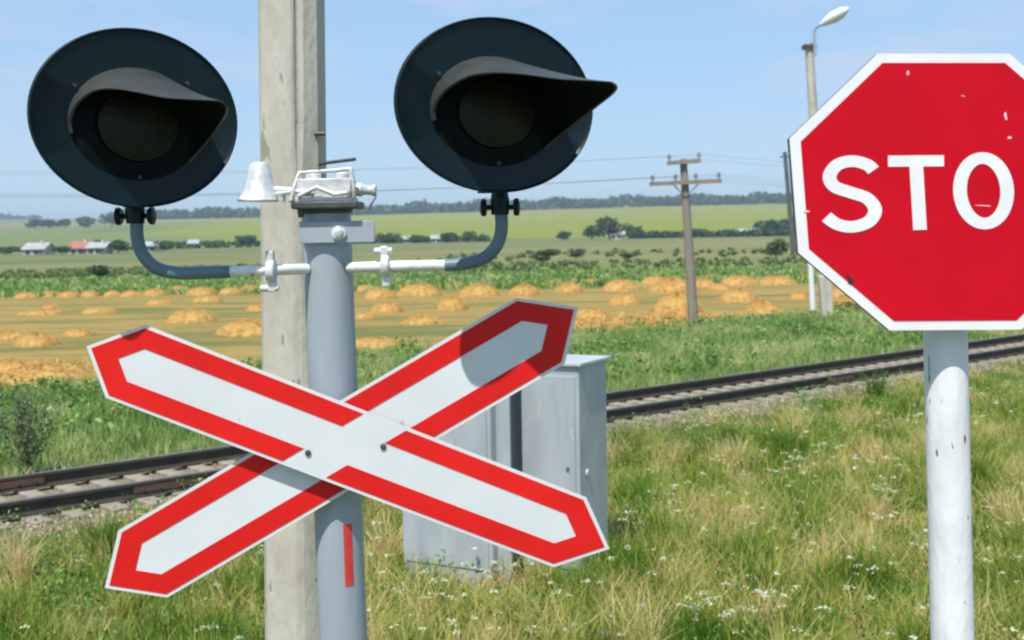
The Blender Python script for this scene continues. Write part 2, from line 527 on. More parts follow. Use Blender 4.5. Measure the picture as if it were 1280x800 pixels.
# green verge along the railway
vedge = mth('ADD', nn, mth('MULTIPLY', mth('SUBTRACT', noise(0.25), 0.5), 5.0))
soil = rampof(noise(0.8, detail=6), [(0.35, (0.06, 0.09, 0.03)), (0.6, (0.12, 0.15, 0.05)), (0.78, (0.24, 0.22, 0.11))])
inverge = mth('SUBTRACT', 1.0, mth('DIVIDE', mth('SUBTRACT', vedge, 23.0), 2.5, clamp=True), clamp=True)
colr = mixcol(inverge, bands, soil)
# near meadow soil
near = rampof(noise(1.1, detail=7, rough=0.65), [(0.3, (0.05, 0.075, 0.02)), (0.5, (0.10, 0.12, 0.035)), (0.62, (0.20, 0.17, 0.07)), (0.8, (0.30, 0.24, 0.13))])
innear = mth('LESS_THAN', nn, 11.9)
colr = mixcol(innear, colr, near)
# ballast
be = mth('ADD', nn, mth('MULTIPLY', mth('SUBTRACT', noise(1.3, detail=5), 0.5), 1.6))
b1 = mth('GREATER_THAN', be, 11.5); b2 = mth('LESS_THAN', be, 14.9)
bal = rampof(noise(22, detail=5, rough=0.7), [(0.3, (0.09, 0.075, 0.045)), (0.5, (0.22, 0.18, 0.12)), (0.7, (0.36, 0.305, 0.22))])
colr = mixcol(mth('MULTIPLY', b1, b2), colr, bal)
L.new(colr, gb.inputs['Base Color'])
bp = N.new('ShaderNodeBump'); bp.inputs['Strength'].default_value = 0.6; bp.inputs['Distance'].default_value = 0.05
L.new(noise(6, detail=8, rough=0.7), bp.inputs['Height']); L.new(bp.outputs['Normal'], gb.inputs['Normal'])
ground = np_mesh('ground', GV, GF, gm, 4, smooth=True)
tag(ground, kind='structure')

# haze box round the camera and the land (sky wholly outside)
hz = MB().box((0, 2500, 20), (14000, 5600 + 160, 110))
hm = bpy.data.materials.new('haze air'); hm.use_nodes = True
hm.node_tree.nodes.remove(hm.node_tree.nodes['Principled BSDF'])
pv = hm.node_tree.nodes.new('ShaderNodeVolumePrincipled')
pv.inputs['Color'].default_value = (0.70, 0.86, 1.0, 1)
pv.inputs['Density'].default_value = 0.00030
pv.inputs['Anisotropy'].default_value = 0.2
hm.node_tree.links.new(pv.outputs[0], hm.node_tree.nodes['Material Output'].inputs['Volume'])
HAZE = True
if HAZE:
    hzo = hz.build('haze', hm, smooth=False); tag(hzo, kind='stuff')

# ------------------------------------------------------------------ railway track
def trk(s, n, z):                 # s metres along the track, n across
    return TD * s + TN * n + Vector((0, 0, z))


s0 = trk(0, 0, 0)
track = empty('railway_track', trk(20, (N_NEAR + N_FAR) / 2, 0.1), 'single railway track of two dark rusty rails on pale concrete sleepers, crossing behind the cabinets', 'railway track')
RP = [(-0.066, 0), (0.066, 0), (0.066, 0.010), (0.016, 0.026), (0.010, 0.040), (0.010, 0.112), (0.036, 0.124), (0.036, 0.150), (0.028, 0.158), (-0.028, 0.158), (-0.036, 0.150), (-0.036, 0.124), (-0.010, 0.112), (-0.010, 0.040), (-0.016, 0.026), (-0.066, 0.010)]
for nrail, lab in ((N_NEAR, 'near'), (N_FAR, 'far')):
    zb = RAIL_TOP - 0.158
    mb = MB()
    pts = [trk(-45, nrail + a_, zb + b_) for a_, b_ in RP]
    mb.prism(pts, TD * 190)
    ro = mb.build('rail', M['rail'], track, smooth=False)
    ro.data.materials.append(M['rail_top'])
    hp = MB().prism([trk(-45, nrail + a_, zb + b_) for a_, b_ in ((-0.024, 0.159), (0.024, 0.159), (0.02, 0.161), (-0.02, 0.161))], TD * 190)
    hp.build('running_surface', M['rail_top'], ro, smooth=False)
    for sj in ((5.5, 18.0, 30.5) if lab == 'near' else (4.2, 12.6, 29.0)):
        fp = MB()
        for sd in (-1, 1):
            fp.box(trk(sj, nrail + sd * 0.024, zb + 0.075), (0.8, 0.026, 0.075), Matrix.Rotation(math.atan2(TD.y, TD.x), 3, 'Z'))
            for q in (-0.3, -0.11, 0.11, 0.3):
                fp.lathe(trk(sj + q, nrail + sd * 0.037, zb + 0.075), TN * sd, [(0, 0.018), (0.02, 0.018)], 6)
        fp.build('joint_plate', M['rust'], ro, smooth=False)
RZ = Matrix.Rotation(math.atan2(TD.y, TD.x), 3, 'Z')
SP = 0.40
proto_s = None
k = 0
nc = (N_NEAR + N_FAR) / 2
for i in range(98):
    s = -6 + i * SP
    if proto_s is None:
        mb = MB()
        c = trk(s, nc, 0.085)
        for sg in (-1, 1):        # concrete sleeper with thicker rail seats
            mb.box(c + TN * (0.62 * sg) + Vector((0, 0, 0)), (0.20, 0.85, 0.105), RZ)
        mb.box(c - Vector((0, 0, 0.016)), (0.17, 0.45, 0.072), RZ)
        proto_s = mb.build('sleeper', M['sleeper'], track, bevel=0.012, smooth=False)
        so = proto_s
        base_s = s
    else:
        so = proto_s.copy(); col.objects.link(so); so.parent = track
        so.location = TD * (s - base_s) + TN * random.uniform(-0.02, 0.02) + Vector((0, 0, random.uniform(-0.006, 0.004)))

# ------------------------------------------------------------------ ballast stones
def stones(name, cnt, gen, smin, smax):
    base = np.array([(-1, -1, -1), (1, -1, -1), (1, 1, -1), (-1, 1, -1), (-.7, -.7, 1), (.7, -.7, 1), (.7, .7, 1), (-.7, .7, 1)], float) * 0.5
    bf = np.array([(3, 2, 1, 0), (4, 5, 6, 7), (0, 1, 5, 4), (1, 2, 6, 5), (2, 3, 7, 6), (3, 0, 4, 7)])
    c = gen(cnt)
    sc = rng.uniform(smin, smax, (cnt, 1, 1)) * rng.uniform(0.6, 1.2, (cnt, 1, 3))
    v = base[None] + rng.normal(0, 0.12, (cnt, 8, 3))
    v = v * sc
    for axes in ((0, 1), (1, 2), (0, 2)):
        an = rng.uniform(0, 6.28, cnt)
        ca, sa = np.cos(an)[:, None], np.sin(an)[:, None]
        p, q = v[:, :, axes[0]].copy(), v[:, :, axes[1]].copy()
        v[:, :, axes[0]] = p * ca - q * sa; v[:, :, axes[1]] = p * sa + q * ca
    v += c[:, None, :]
    F = (bf[None] + (np.arange(cnt) * 8)[:, None, None]).reshape(-1, 4)
    vary = np.repeat(rng.uniform(0, 1, cnt), 8)
    return np_mesh(name, v.reshape(-1, 3), F, M['stone'], 4, vary)


def gen_bed(c):
    s = rng.uniform(-6, 34, c) ; s = -6 + 40 * rng.uniform(0, 1, c) ** 1.35
    n = np.where(rng.uniform(0, 1, c) < .75, 11.2 + 1.0 * np.sqrt(rng.uniform(0, 1, c)), rng.uniform(11.3, 14.9, c)) + rng.normal(0, 0.12, c)
    x = TD.x * s + TN.x * n; y = TD.y * s + TN.y * n
    return np.stack([x, y, height(x, y) + 0.002], 1)


bs = stones('ballast_gravel', 15000, gen_bed, 0.015, 0.042)
tag(bs, 'pale crushed stone ballast between and beside the rails', 'gravel', kind='stuff')


def gen_loose(c):
    px = rng.uniform(750, 850, c) ; py = rng.uniform(528, 560, c)
    out = []
    for a_, b_ in zip(px, py):
        g = on_ground(a_, b_, 0.0); out.append((g.x + rng.normal(0, .2), g.y + rng.normal(0, .3), 0))
    out = np.array(out); out[:, 2] = height(out[:, 0], out[:, 1]) + 0.01
    return out


# ------------------------------------------------------------------ grass
def blades(pos, hgt, wid, lean, vary, bend=0.35):
    """curved blades, 3 faces each: quad, quad, thin tip quad"""
    n = len(pos)
    az = rng.uniform(0, 2 * np.pi, n)
    fa = rng.uniform(0, 2 * np.pi, n)
    dx, dy = np.cos(az), np.sin(az)
    wx, wy = np.cos(fa) * wid / 2, np.sin(fa) * wid / 2
    V = np.zeros((n, 6, 3))
    for j, (t, wf) in enumerate(((0, 1.0), (0.5, 0.85), (1.0, 0.25))):
        off = lean * (t ** 1.7) * hgt
        cx = pos[:, 0] + dx * off; cy = pos[:, 1] + dy * off
        cz = pos[:, 2] + hgt * t * (1 - 0.25 * t * lean)
        V[:, 2 * j] = np.stack([cx - wx * wf, cy - wy * wf, cz], 1)
        V[:, 2 * j + 1] = np.stack([cx + wx * wf, cy + wy * wf, cz], 1)
    f = np.array([(0, 1, 3, 2), (2, 3, 5, 4)])
    F = (f[None] + (np.arange(n) * 6)[:, None, None]).reshape(-1, 4)
    return V.reshape(-1, 3), F, np.repeat(vary, 6)


def vnoise(x, y, s, seed=0):
    """smooth pseudo noise in 0..1"""
    q = np.sin(x * s * 1.3 + seed) * np.cos(y * s * 1.1 + seed * 2.1) + 0.6 * np.sin(x * s * 2.7 - y * s * 2.2 + seed * 1.7) + 0.4 * np.cos(x * s * 5.1 + y * s * 4.3 + seed)
    return np.clip(q / 4 + 0.5, 0, 1)


def near_points(cnt, y0=2.0, y1=30.0, power=1.0, margin=1.35, nmax=12.0, nmin=-99):
    y = y0 + (y1 - y0) * rng.uniform(0, 1, cnt) ** power
    x = rng.uniform(-1, 1, cnt) * (0.45 * y * margin + 0.6)
    n = TN.x * x + TN.y * y
    k = (n < nmax + rng.normal(0, 0.25, cnt)) & (n > nmin)
    x, y = x[k], y[k]
    return np.stack([x, y, height(x, y)], 1)


p = near_points(400000, 3.0, 27.0, 1.0)
n = TN.x * p[:, 0] + TN.y * p[:, 1]
dens = 0.35 + 0.65 * vnoise(p[:, 0], p[:, 1], 1.1, 3)
dens *= 1 - 0.9 * sstep(10.7, 12.0, n + 1.3 * (vnoise(p[:, 0], p[:, 1], 1.7, 13) - 0.5))
dens *= np.where(p[:, 1] < 7, 0.5, 1.0)
bare = on_ground(70, 800, 0)
dens *= np.where(((p[:, 0] - bare.x) / 1.0) ** 2 + ((p[:, 1] - bare.y) / 0.5) ** 2 < 1, 0.35, 1.0)
p = p[rng.uniform(0, 1, len(p)) < dens]
tall = vnoise(p[:, 0], p[:, 1], 0.8, 9)
hg = (0.09 + 0.36 * tall) * rng.uniform(0.5, 1.35, len(p))
nq = TN.x * p[:, 0] + TN.y * p[:, 1]
hg *= 1 - 0.55 * sstep(8.0, 10.8, nq)
left = sstep(-1.0, -2.6, p[:, 0]) if False else np.clip((-p[:, 0] - 1.0) / 1.6, 0, 1)
hg *= 1 - 0.35 * left
va = np.clip(rng.beta(2.2, 2.6, len(p)) * 0.75 + 0.30 * vnoise(p[:, 0], p[:, 1], 0.7, 5) - 0.08 * left, 0, 1)
V_, F_, A_ = blades(p, hg, rng.uniform(0.004, 0.009, len(p)) * (1 + p[:, 1] * 0.03), rng.uniform(0.1, 0.9, len(p)), va)
g1 = np_mesh('meadow_grass', V_, F_, M['grass'], 4, A_)
tag(g1, 'rough green and straw coloured meadow grass between the signs and the railway', 'grass', kind='stuff')

# rougher tussocks standing out of the meadow
tp = near_points(520, 6.8, 21, 1.0, 1.2, 11.2)
cen = np.repeat(tp, 110, 0); kt = len(cen)
rad_ = np.repeat(rng.uniform(0.08, 0.28, len(tp)), 110) * np.sqrt(rng.uniform(0, 1, kt)); an_ = rng.uniform(0, 6.28, kt)
cen = cen + np.stack([np.cos(an_) * rad_, np.sin(an_) * rad_, np.zeros(kt)], 1)
th_ = np.repeat(rng.uniform(0.22, 0.52, len(tp)), 110) * rng.uniform(0.6, 1.15, kt)
tv_ = np.clip(np.repeat(rng.uniform(0.05, 0.95, len(tp)), 110) + rng.normal(0, .12, kt), 0, 1)
V_, F_, A_ = blades(cen, th_, rng.uniform(0.004, 0.010, kt) * (1 + cen[:, 1] * .02), rng.uniform(0.1, 0.8, kt), tv_)
tag(np_mesh('grass_tussocks', V_, F_, M['grass'], 4, A_), 'taller rough tussocks of green and straw coloured grass in the near meadow', 'grass', kind='stuff')

# verge beyond the track
s = -12 + 62 * rng.uniform(0, 1, 150000) ** 1.1
n = rng.uniform(14.9, 24.5, 150000) + rng.normal(0, 0.4, 150000)
x = TD.x * s + TN.x * n; y = TD.y * s + TN.y * n
ok = (np.abs(x) < 0.46 * y + 3) & (y > 6)
x, y, n = x[ok], y[ok], n[ok]
p = np.stack([x, y, height(x, y)], 1)
tall = vnoise(x, y, 0.55, 2)
hg = (0.14 + 0.34 * tall) * rng.uniform(0.5, 1.3, len(p)) * (1 - 0.5 * sstep(20, 24.5, n)) * (0.45 + 0.55 * sstep(14.8, 16.5, n))
va = np.clip(rng.beta(2, 3, len(p)) * 0.8 + 0.25 * vnoise(x, y, 0.4, 8), 0, 1)
V_, F_, A_ = blades(p, hg, rng.uniform(0.010, 0.026, len(p)) * (0.6 + y * 0.02), rng.uniform(0.1, 0.8, len(p)), va)
g2 = np_mesh('verge_grass', V_, F_, M['verge'], 4, A_)
tag(g2, 'taller green weeds and grass beyond the railway, up to the stubble field', 'grass', kind='stuff')


def leaf_cloud(cent, rad, cnt, size, flat=0.0):
    """cnt small quads spread in an ellipsoid of radii rad"""
    d = rng.normal(0, 1, (cnt, 3)); d /= np.linalg.norm(d, axis=1)[:, None]
    r = rng.uniform(0.25, 1.0, cnt) ** 0.5
    c = np.array(cent)[None] + d * r[:, None] * np.array(rad)[None]
    u = rng.normal(0, 1, (cnt, 3)); u /= np.linalg.norm(u, axis=1)[:, None]
    v = np.cross(u, rng.normal(0, 1, (cnt, 3))); v /= np.linalg.norm(v, axis=1)[:, None]
    sz = (size * rng.uniform(0.5, 1.3, cnt))[:, None]
    V = np.stack([c - u * sz - v * sz * .5, c + u * sz - v * sz * .5, c + u * sz * .7 + v * sz * .5, c - u * sz * .7 + v * sz * .5], 1)
    return V.reshape(-1, 3), np.arange(cnt * 4).reshape(-1, 4), np.repeat(rng.uniform(0, 1, cnt), 4)


def merge(parts):
    Vs, Fs, As, off = [], [], [], 0
    for v, f, a_ in parts:
        Vs.append(v); Fs.append(f + off); As.append(a_); off += len(v)
    return np.concatenate(Vs), np.concatenate(Fs), np.concatenate(As)


# broad-leaved weeds in the near meadow and the verge
parts = []
pts = near_points(2600, 6.5, 22, 1.0, 1.2, 11.8)
for q in pts:
    hh = random.uniform(0.08, 0.27)
    parts.append(leaf_cloud((q[0], q[1], q[2] + hh * 0.6), (hh * 0.9, hh * 0.9, hh * 0.7), 26, 0.017))
wv = merge(parts)
tag(np_mesh('meadow_weeds', *wv[:2], M['weed_leaf'], 4, wv[2]), 'low broad leaved weeds scattered through the near meadow', 'weeds', kind='stuff')
parts = []
for i in range(620):
    s = -10 + 50 * random.random(); nq_ = random.uniform(15.6, 23.5)
    x = TD.x * s + TN.x * nq_; y = TD.y * s + TN.y * nq_
    if abs(x) > 0.46 * y + 2: continue
    hh = random.uniform(0.14, 0.36)
    parts.append(leaf_cloud((x, y, hh * 0.7), (hh * 1.1, hh * 1.1, hh * 0.8), 40, 0.045))
wv = merge(parts)
tag(np_mesh('verge_weeds', *wv[:2], M['weed_leaf'], 4, wv[2]), 'bushy green weeds crowding the verge beyond the rails', 'weeds', kind='stuff')

# white flowering umbels
def umbels(pts, hmin, hmax, rmin, rmax, per=16):
    Vs, Fs, As, off = [], [], [], 0
    SV, SF, SA = [], [], []
    for q in pts:
        hh = random.uniform(hmin, hmax); rr = random.uniform(rmin, rmax)
        lx, ly = random.uniform(-.05, .05), random.uniform(-.05, .05)
        c = np.array([q[0] + lx, q[1] + ly, q[2] + hh])
        m_ = per
        ang = rng.uniform(0, 6.28, m_); ra = rr * np.sqrt(rng.uniform(0, 1, m_))
        cc = c[None] + np.stack([np.cos(ang) * ra, np.sin(ang) * ra, rng.normal(0, rr * 0.16, m_) - 0.25 * ra], 1)
        sz = rng.uniform(0.004, 0.010, m_)[:, None] * (1 + q[1] * 0.02)
        u = np.stack([np.cos(ang), np.sin(ang), rng.normal(0, .3, m_)], 1); v = np.stack([-np.sin(ang), np.cos(ang), rng.normal(0, .3, m_)], 1)
        V = np.stack([cc - u * sz, cc + v * sz, cc + u * sz, cc - v * sz], 1).reshape(-1, 3)
        Vs.append(V); Fs.append(np.arange(m_ * 4).reshape(-1, 4) + off); off += m_ * 4
        As.append(np.repeat(np.clip(rng.normal(0.65, 0.2, m_), 0, 1), 4))
    return np.concatenate(Vs), np.concatenate(Fs), np.concatenate(As)


fl = near_points(2600, 6.5, 24, 1.0, 1.2, 10.6)
kk = vnoise(fl[:, 0], fl[:, 1], 1.3, 21) ** 2 * 1.6 * np.clip((fl[:, 0] + 3.5) / 3, 0.12, 1)
fl = [tuple(q) for q, k_ in zip(fl, kk) if random.random() < k_]
for (px, py, cnt, sx, sy) in ((930, 778, 16, 55, 8), (870, 785, 8, 30, 7), (1100, 630, 11, 20, 12), (905, 650, 6, 30, 8), (770, 728, 3, 10, 4),
                              (1065, 590, 6, 25, 10), (835, 615, 5, 20, 10), (1006, 700, 4, 8, 6), (1070, 728, 4, 14, 3), (985, 610, 5, 30, 10), (650, 720, 10, 50, 14)):
    for i in range(cnt):
        g = on_ground(px + random.gauss(0, sx * .6), py + 22 + random.gauss(0, sy * .6), 0.0)
        fl.append((g.x, g.y, float(height(g.x, g.y))))
fv = umbels(fl, 0.20, 0.46, 0.018, 0.055)
tag(np_mesh('wildflowers', *fv[:2], M['flower'], 4, fv[2]), 'small white flower heads dotting the meadow grass', 'wildflowers', kind='stuff')
vf = []
for i in range(420):
    s = -8 + 48 * random.random(); nq_ = random.uniform(15.2, 22)
    x = TD.x * s + TN.x * nq_; y = TD.y * s + TN.y * nq_
    if abs(x) < 0.46 * y + 1: vf.append((x, y, 0.0))
fv = umbels(vf, 0.3, 0.6, 0.03, 0.07, 12)
tag(np_mesh('verge_flowers', *fv[:2], M['flower'], 4, fv[2]), 'pale flower heads among the weeds of the far verge', 'wildflowers', kind='stuff')


# ------------------------------------------------------------------ plants that stand alone
def bush_plant(name, base, h_, wid, cnt, size, label, mat='bush_leaf', group=None, stems=15, cat='bush'):
    root = empty(name, base, label, cat, group)
    st = MB(); parts = []
    for i in range(stems):
        an = random.uniform(0, 6.28); rr = random.uniform(0.15, 1) * wid / 2
        top = Vector(base) + Vector((math.cos(an) * rr, math.sin(an) * rr, h_ * random.uniform(0.65, 1.0) * (1 - 0.35 * rr / (wid / 2))))
        mid = Vector(base).lerp(top, 0.5) + Vector((0, 0, h_ * 0.06))
        st.tube([Vector(base), mid, top], [size * .35, size * .25, size * .1], 5)
        for t in (0.35, 0.6, 0.8, 0.97):
            c = Vector(base).lerp(top, t)
            rr2 = wid * 0.17 * (1.25 - t * 0.7)
            parts.append(leaf_cloud(c, (rr2, rr2, h_ * 0.13), cnt // (stems * 4), size))
    st.build('stem', M['bark'], root)
    v = merge(parts)
    np_mesh('foliage', v[0], v[1], M[mat], 4, v[2], parent=root)
    return root


g = at(36, 588, 14.6); g.z = 0.0
bush_plant('tall_weed', (g.x, g.y, 0.0), 1.30, 0.85, 1500, 0.022, 'tall wispy grey green weed standing beyond the rails at the left edge', cat='weed')
# ------------------------------------------------------------------ straw heaps
def heap_mesh(seed, strands=900):
    r = np.random.default_rng(seed)
    # lumpy dome + short strands
    nr, na = 7, 18
    V, F = [], []
    ph = r.uniform(0, 6.28, 4)
    for i in range(nr + 1):
        t = i / nr
        for j in range(na):
            a_ = 2 * np.pi * j / na
            lump = 1 + 0.10 * np.sin(3 * a_ + ph[0]) + 0.07 * np.sin(5 * a_ + ph[1] + t * 3)
            rad = (1 - t ** 1.5) * 0.5 * lump + 0.015
            V.append((np.cos(a_) * rad, np.sin(a_) * rad, 0.48 * np.sin(t * np.pi / 2) * (1 + 0.08 * np.sin(4 * a_ + ph[2])) - 0.02))
    for i in range(nr):
        for j in range(na):
            F.append((i * na + j, i * na + (j + 1) % na, (i + 1) * na + (j + 1) % na, (i + 1) * na + j))
    V = np.array(V); F = np.array(F)
    A = r.uniform(0.2, 0.9, len(V))
    k = r.integers(0, len(V), strands)
    c = V[k] * 1.0 + r.normal(0, 0.022, (strands, 3))
    d = r.normal(0, 1, (strands, 3)); d[:, 2] = d[:, 2] * .4 - 0.2; d /= np.linalg.norm(d, axis=1)[:, None]
    ln = r.uniform(0.03, 0.08, strands)[:, None]
    e = np.cross(d, r.normal(0, 1, (strands, 3))); e /= np.linalg.norm(e, axis=1)[:, None]; e *= 0.0045
    SV = np.stack([c - d * ln - e, c + d * ln - e, c + d * ln + e, c - d * ln + e], 1).reshape(-1, 3)
    SF = np.arange(strands * 4).reshape(-1, 4) + len(V)
    return np.concatenate([V, SV]), np.concatenate([F, SF]), np.concatenate([A, np.repeat(r.uniform(0, 1, strands), 4)])


heap_protos = []
# picture x, base y, width and height in photo pixels, label
HE = [(237, 403, 54, 15, 'wide golden straw heap seen between the left lamp arm and the crossbuck'),
      (308, 419, 80, 17, 'broad low straw heap touching the concrete pole on its left side'),
      (40, 484, 110, 24, 'large flattened straw heap low at the left edge behind the tall weed'),
      (118, 392, 38, 7, 'small flat straw heap midway between the left edge and the widest left heap'),
      (38, 433, 52, 14, 'straw heap just left of the crossbuck upper left tip'),
      (483, 391, 36, 12, 'oval straw heap right of the signal post beneath the right arm'),
      (565, 388, 36, 16, 'rounded straw heap directly below the bend of the right arm'),
      (527, 406, 50, 10, 'flat straw heap right above the upper edge of the crossbuck'),
      (472, 374, 36, 12, 'straw heap in the row just right of the post clamp'),
      (525, 370, 50, 14, 'double width straw heap below the right white arm'),
      (600, 371, 46, 14, 'long straw heap at the far row below the right arm bend'),
      (655, 369, 36, 12, 'straw heap in the far row just left of the crossbuck raised tip'),
      (712, 366, 36, 12, 'straw heap in the far row just right of the crossbuck raised tip'),
      (652, 377, 26, 7, 'thin straw heap peeping over the crossbuck raised tip'),
      (740, 399, 46, 12, 'low straw heap against the right edge of the crossbuck raised tip'),
      (783, 381, 36, 13, 'compact straw heap left of the wooden pole in the second row'),
      (849, 393, 58, 25, 'largest golden straw heap right behind the wooden pole'),
      (843, 366, 58, 17, 'wide straw heap of the far row crossed by the wooden pole'),
      (776, 364, 44, 13, 'long straw heap in the far row left of the wooden pole'),
      (820, 358, 32, 12, 'pointed straw heap at the back of the far row beside the wooden pole'),
      (882, 360, 30, 10, 'small straw heap in the far row just right of the wooden pole'),
      (926, 378, 44, 16, 'oval straw heap midway between the wooden pole and the stop sign'),
      (957, 395, 46, 17, 'big straw heap nearest the stop sign lower left corner'),
      (925, 357, 44, 11, 'flat straw heap in the far row between the wooden pole and the stop sign'),
      (902, 363, 26, 8, 'little straw heap in front of the far row right of the wooden pole'),
      (975, 356, 44, 10, 'far row straw heap close to the stop sign left corner'),
      (1000, 374, 22, 8, 'small straw heap left of the lamp pole foot'),
      (1066, 392, 52, 22, 'straw heap half hidden by the stop sign right of the lamp pole'),
      (1060, 372, 44, 12, 'straw heap showing under the stop sign lower left slope'),
      (250, 369, 34, 9, None), (222, 367, 28, 9, None), (190, 370, 28, 8, None), (160, 371, 26, 7, None), (138, 371, 20, 7, None),
      (110, 371, 22, 7, None), (83, 372, 24, 7, None), (58, 371, 26, 7, None), (28, 373, 26, 7, None), (285, 368, 26, 8, None),
      (312, 366, 26, 9, None), (258, 378, 32, 8, 'pale straw heap just in front of the far row near the concrete pole'), (8, 470, 60, 18, 'straw heap cut by the left edge of the view'),
      (12, 424, 40, 9, None), (195, 381, 30, 6, None), (95, 420, 34, 8, None), (45, 394, 50, 6, None), (320, 389, 26, 8, None), (60, 386, 20, 5, None),
      (455, 399, 24, 8, None), (470, 434, 60, 10, None), (890, 351, 26, 7, None), (860, 350, 24, 7, None), (1010, 352, 30, 8, None), (800, 352, 24, 6, None), (740, 356, 26, 7, None),
      (690, 358, 24, 7, None), (570, 360, 26, 7, None), (505, 362, 24, 7, None), (455, 364, 24, 7, None), (950, 352, 22, 6, None), (1120, 378, 40, 14, None), (1240, 372, 50, 16, None), (1200, 360, 40, 10, None), (1265, 392, 50, 14, None)]
for i, (px, py, wd, hh, lab) in enumerate(HE):
    b = on_ground(px, py, 0.0)
    m_per_px = b.y / FPX
    if i < 5:
        v, f, a_ = heap_mesh(100 + i)
        o = np_mesh('straw_heap', v, f, M['straw'], 4, a_)
        heap_protos.append(o)
    else:
        o = heap_protos[i % 5].copy(); col.objects.link(o)
    wr = wd * m_per_px * 1.12
    o.location = (b.x, b.y + wr * 0.3, 0.0)
    o.scale = (wr, wr * random.uniform(0.8, 1.1), hh * m_per_px * 2.15)
    o.rotation_euler = (0, 0, random.uniform(-0.3, 0.3))
    if not lab:
        if py < 376 and px < 330: lab = 'small straw heap in the far row left of the concrete pole, before the green crop'
        elif py < 366: lab = 'tiny straw heap at the back of the field right of the signal post'
        elif px < 340: lab = 'low scattered straw heap on the left half of the stubble field'
        elif px < 700: lab = 'low straw heap seen just right of the signal post'
        else: lab = 'straw heap on the field hidden by or beyond the stop sign'
    tag(o, lab, 'straw heap', 'straw heaps on the stubble field')

# ground straw litter near the far right of the verge
p = []
for i in range(5200):
    px = random.uniform(700, 1150); py = random.uniform(394, 416)
    g = on_ground(px, py, 0.0); p.append((g.x, g.y, 0.01))
for i in range(5000):
    px = random.uniform(-60, 340); py = random.uniform(455, 495)
    g = on_ground(px, py, 0.0); p.append((g.x, g.y, 0.01))
p = np.array(p)
V_, F_, A_ = blades(p, rng.uniform(0.05, 0.22, len(p)), rng.uniform(0.02, 0.05, len(p)), rng.uniform(0.5, 1.4, len(p)), rng.uniform(0.2, 1, len(p)))
tag(np_mesh('straw_litter', V_, F_, M['straw'], 4, A_), 'loose dry straw along the near edge of the stubble field', 'straw', kind='stuff')

# green crop strip behind the heaps
c_ = 26000
y = rng.uniform(61, 82, c_); x = rng.uniform(-0.5, 0.5, c_) * y * 1.1
p = np.stack([x, y, np.zeros(c_)], 1)
V_, F_, A_ = blades(p, rng.uniform(0.2, 0.5, c_), rng.uniform(0.12, 0.22, c_), rng.uniform(0.2, 0.8, c_), rng.uniform(0, 0.62, c_))
tag(np_mesh('green_crop', V_, F_, M['verge'], 4, A_), 'strip of taller green crop behind the straw heaps', 'crop', kind='stuff')


# ------------------------------------------------------------------ far trees
def tree(px, pbase, wd, hh, label, group='trees on the far fields', name='broadleaf_tree', Yd=None, leaves=620):
    if Yd is None:
        g = on_ground(px, pbase, 0.0)
    else:
        g = at(px, pbase, Yd); 
    z = float(height(g.x, g.y))
    mp_ = g.y / FPX
    W, H = wd * mp_, hh * mp_
    base = Vector((g.x, g.y, z))
    root = empty(name, base, label, 'tree', group)
    t = MB()
    t.tube([base - Vector((0, 0, .2)), base + Vector((0, 0, H * .3)), base + Vector((W * .05, 0, H * .75))], [H * .045, H * .035, H * .01], 7)
    for q in range(4):
        an = random.uniform(0, 6.28)
        t.tube([base + Vector((0, 0, H * .28)), base + Vector((math.cos(an) * W * .3, math.sin(an) * W * .3, H * .62))], [H * .02, H * .006], 5)
    t.build('trunk', M['bark'], root)
    parts = []
    for q in range(9):
        an = random.uniform(0, 6.28); rr = random.uniform(0, .36) * W
        c = base + Vector((math.cos(an) * rr, math.sin(an) * rr, H * random.uniform(.32, .80)))
        parts.append(leaf_cloud(c, (W * .26, W * .26, H * .24), leaves // 9, 0.05 * max(W, H)))
    v = merge(parts)
    np_mesh('crown', v[0], v[1], M['tree_leaf'], 4, v[2], parent=root)
    return root


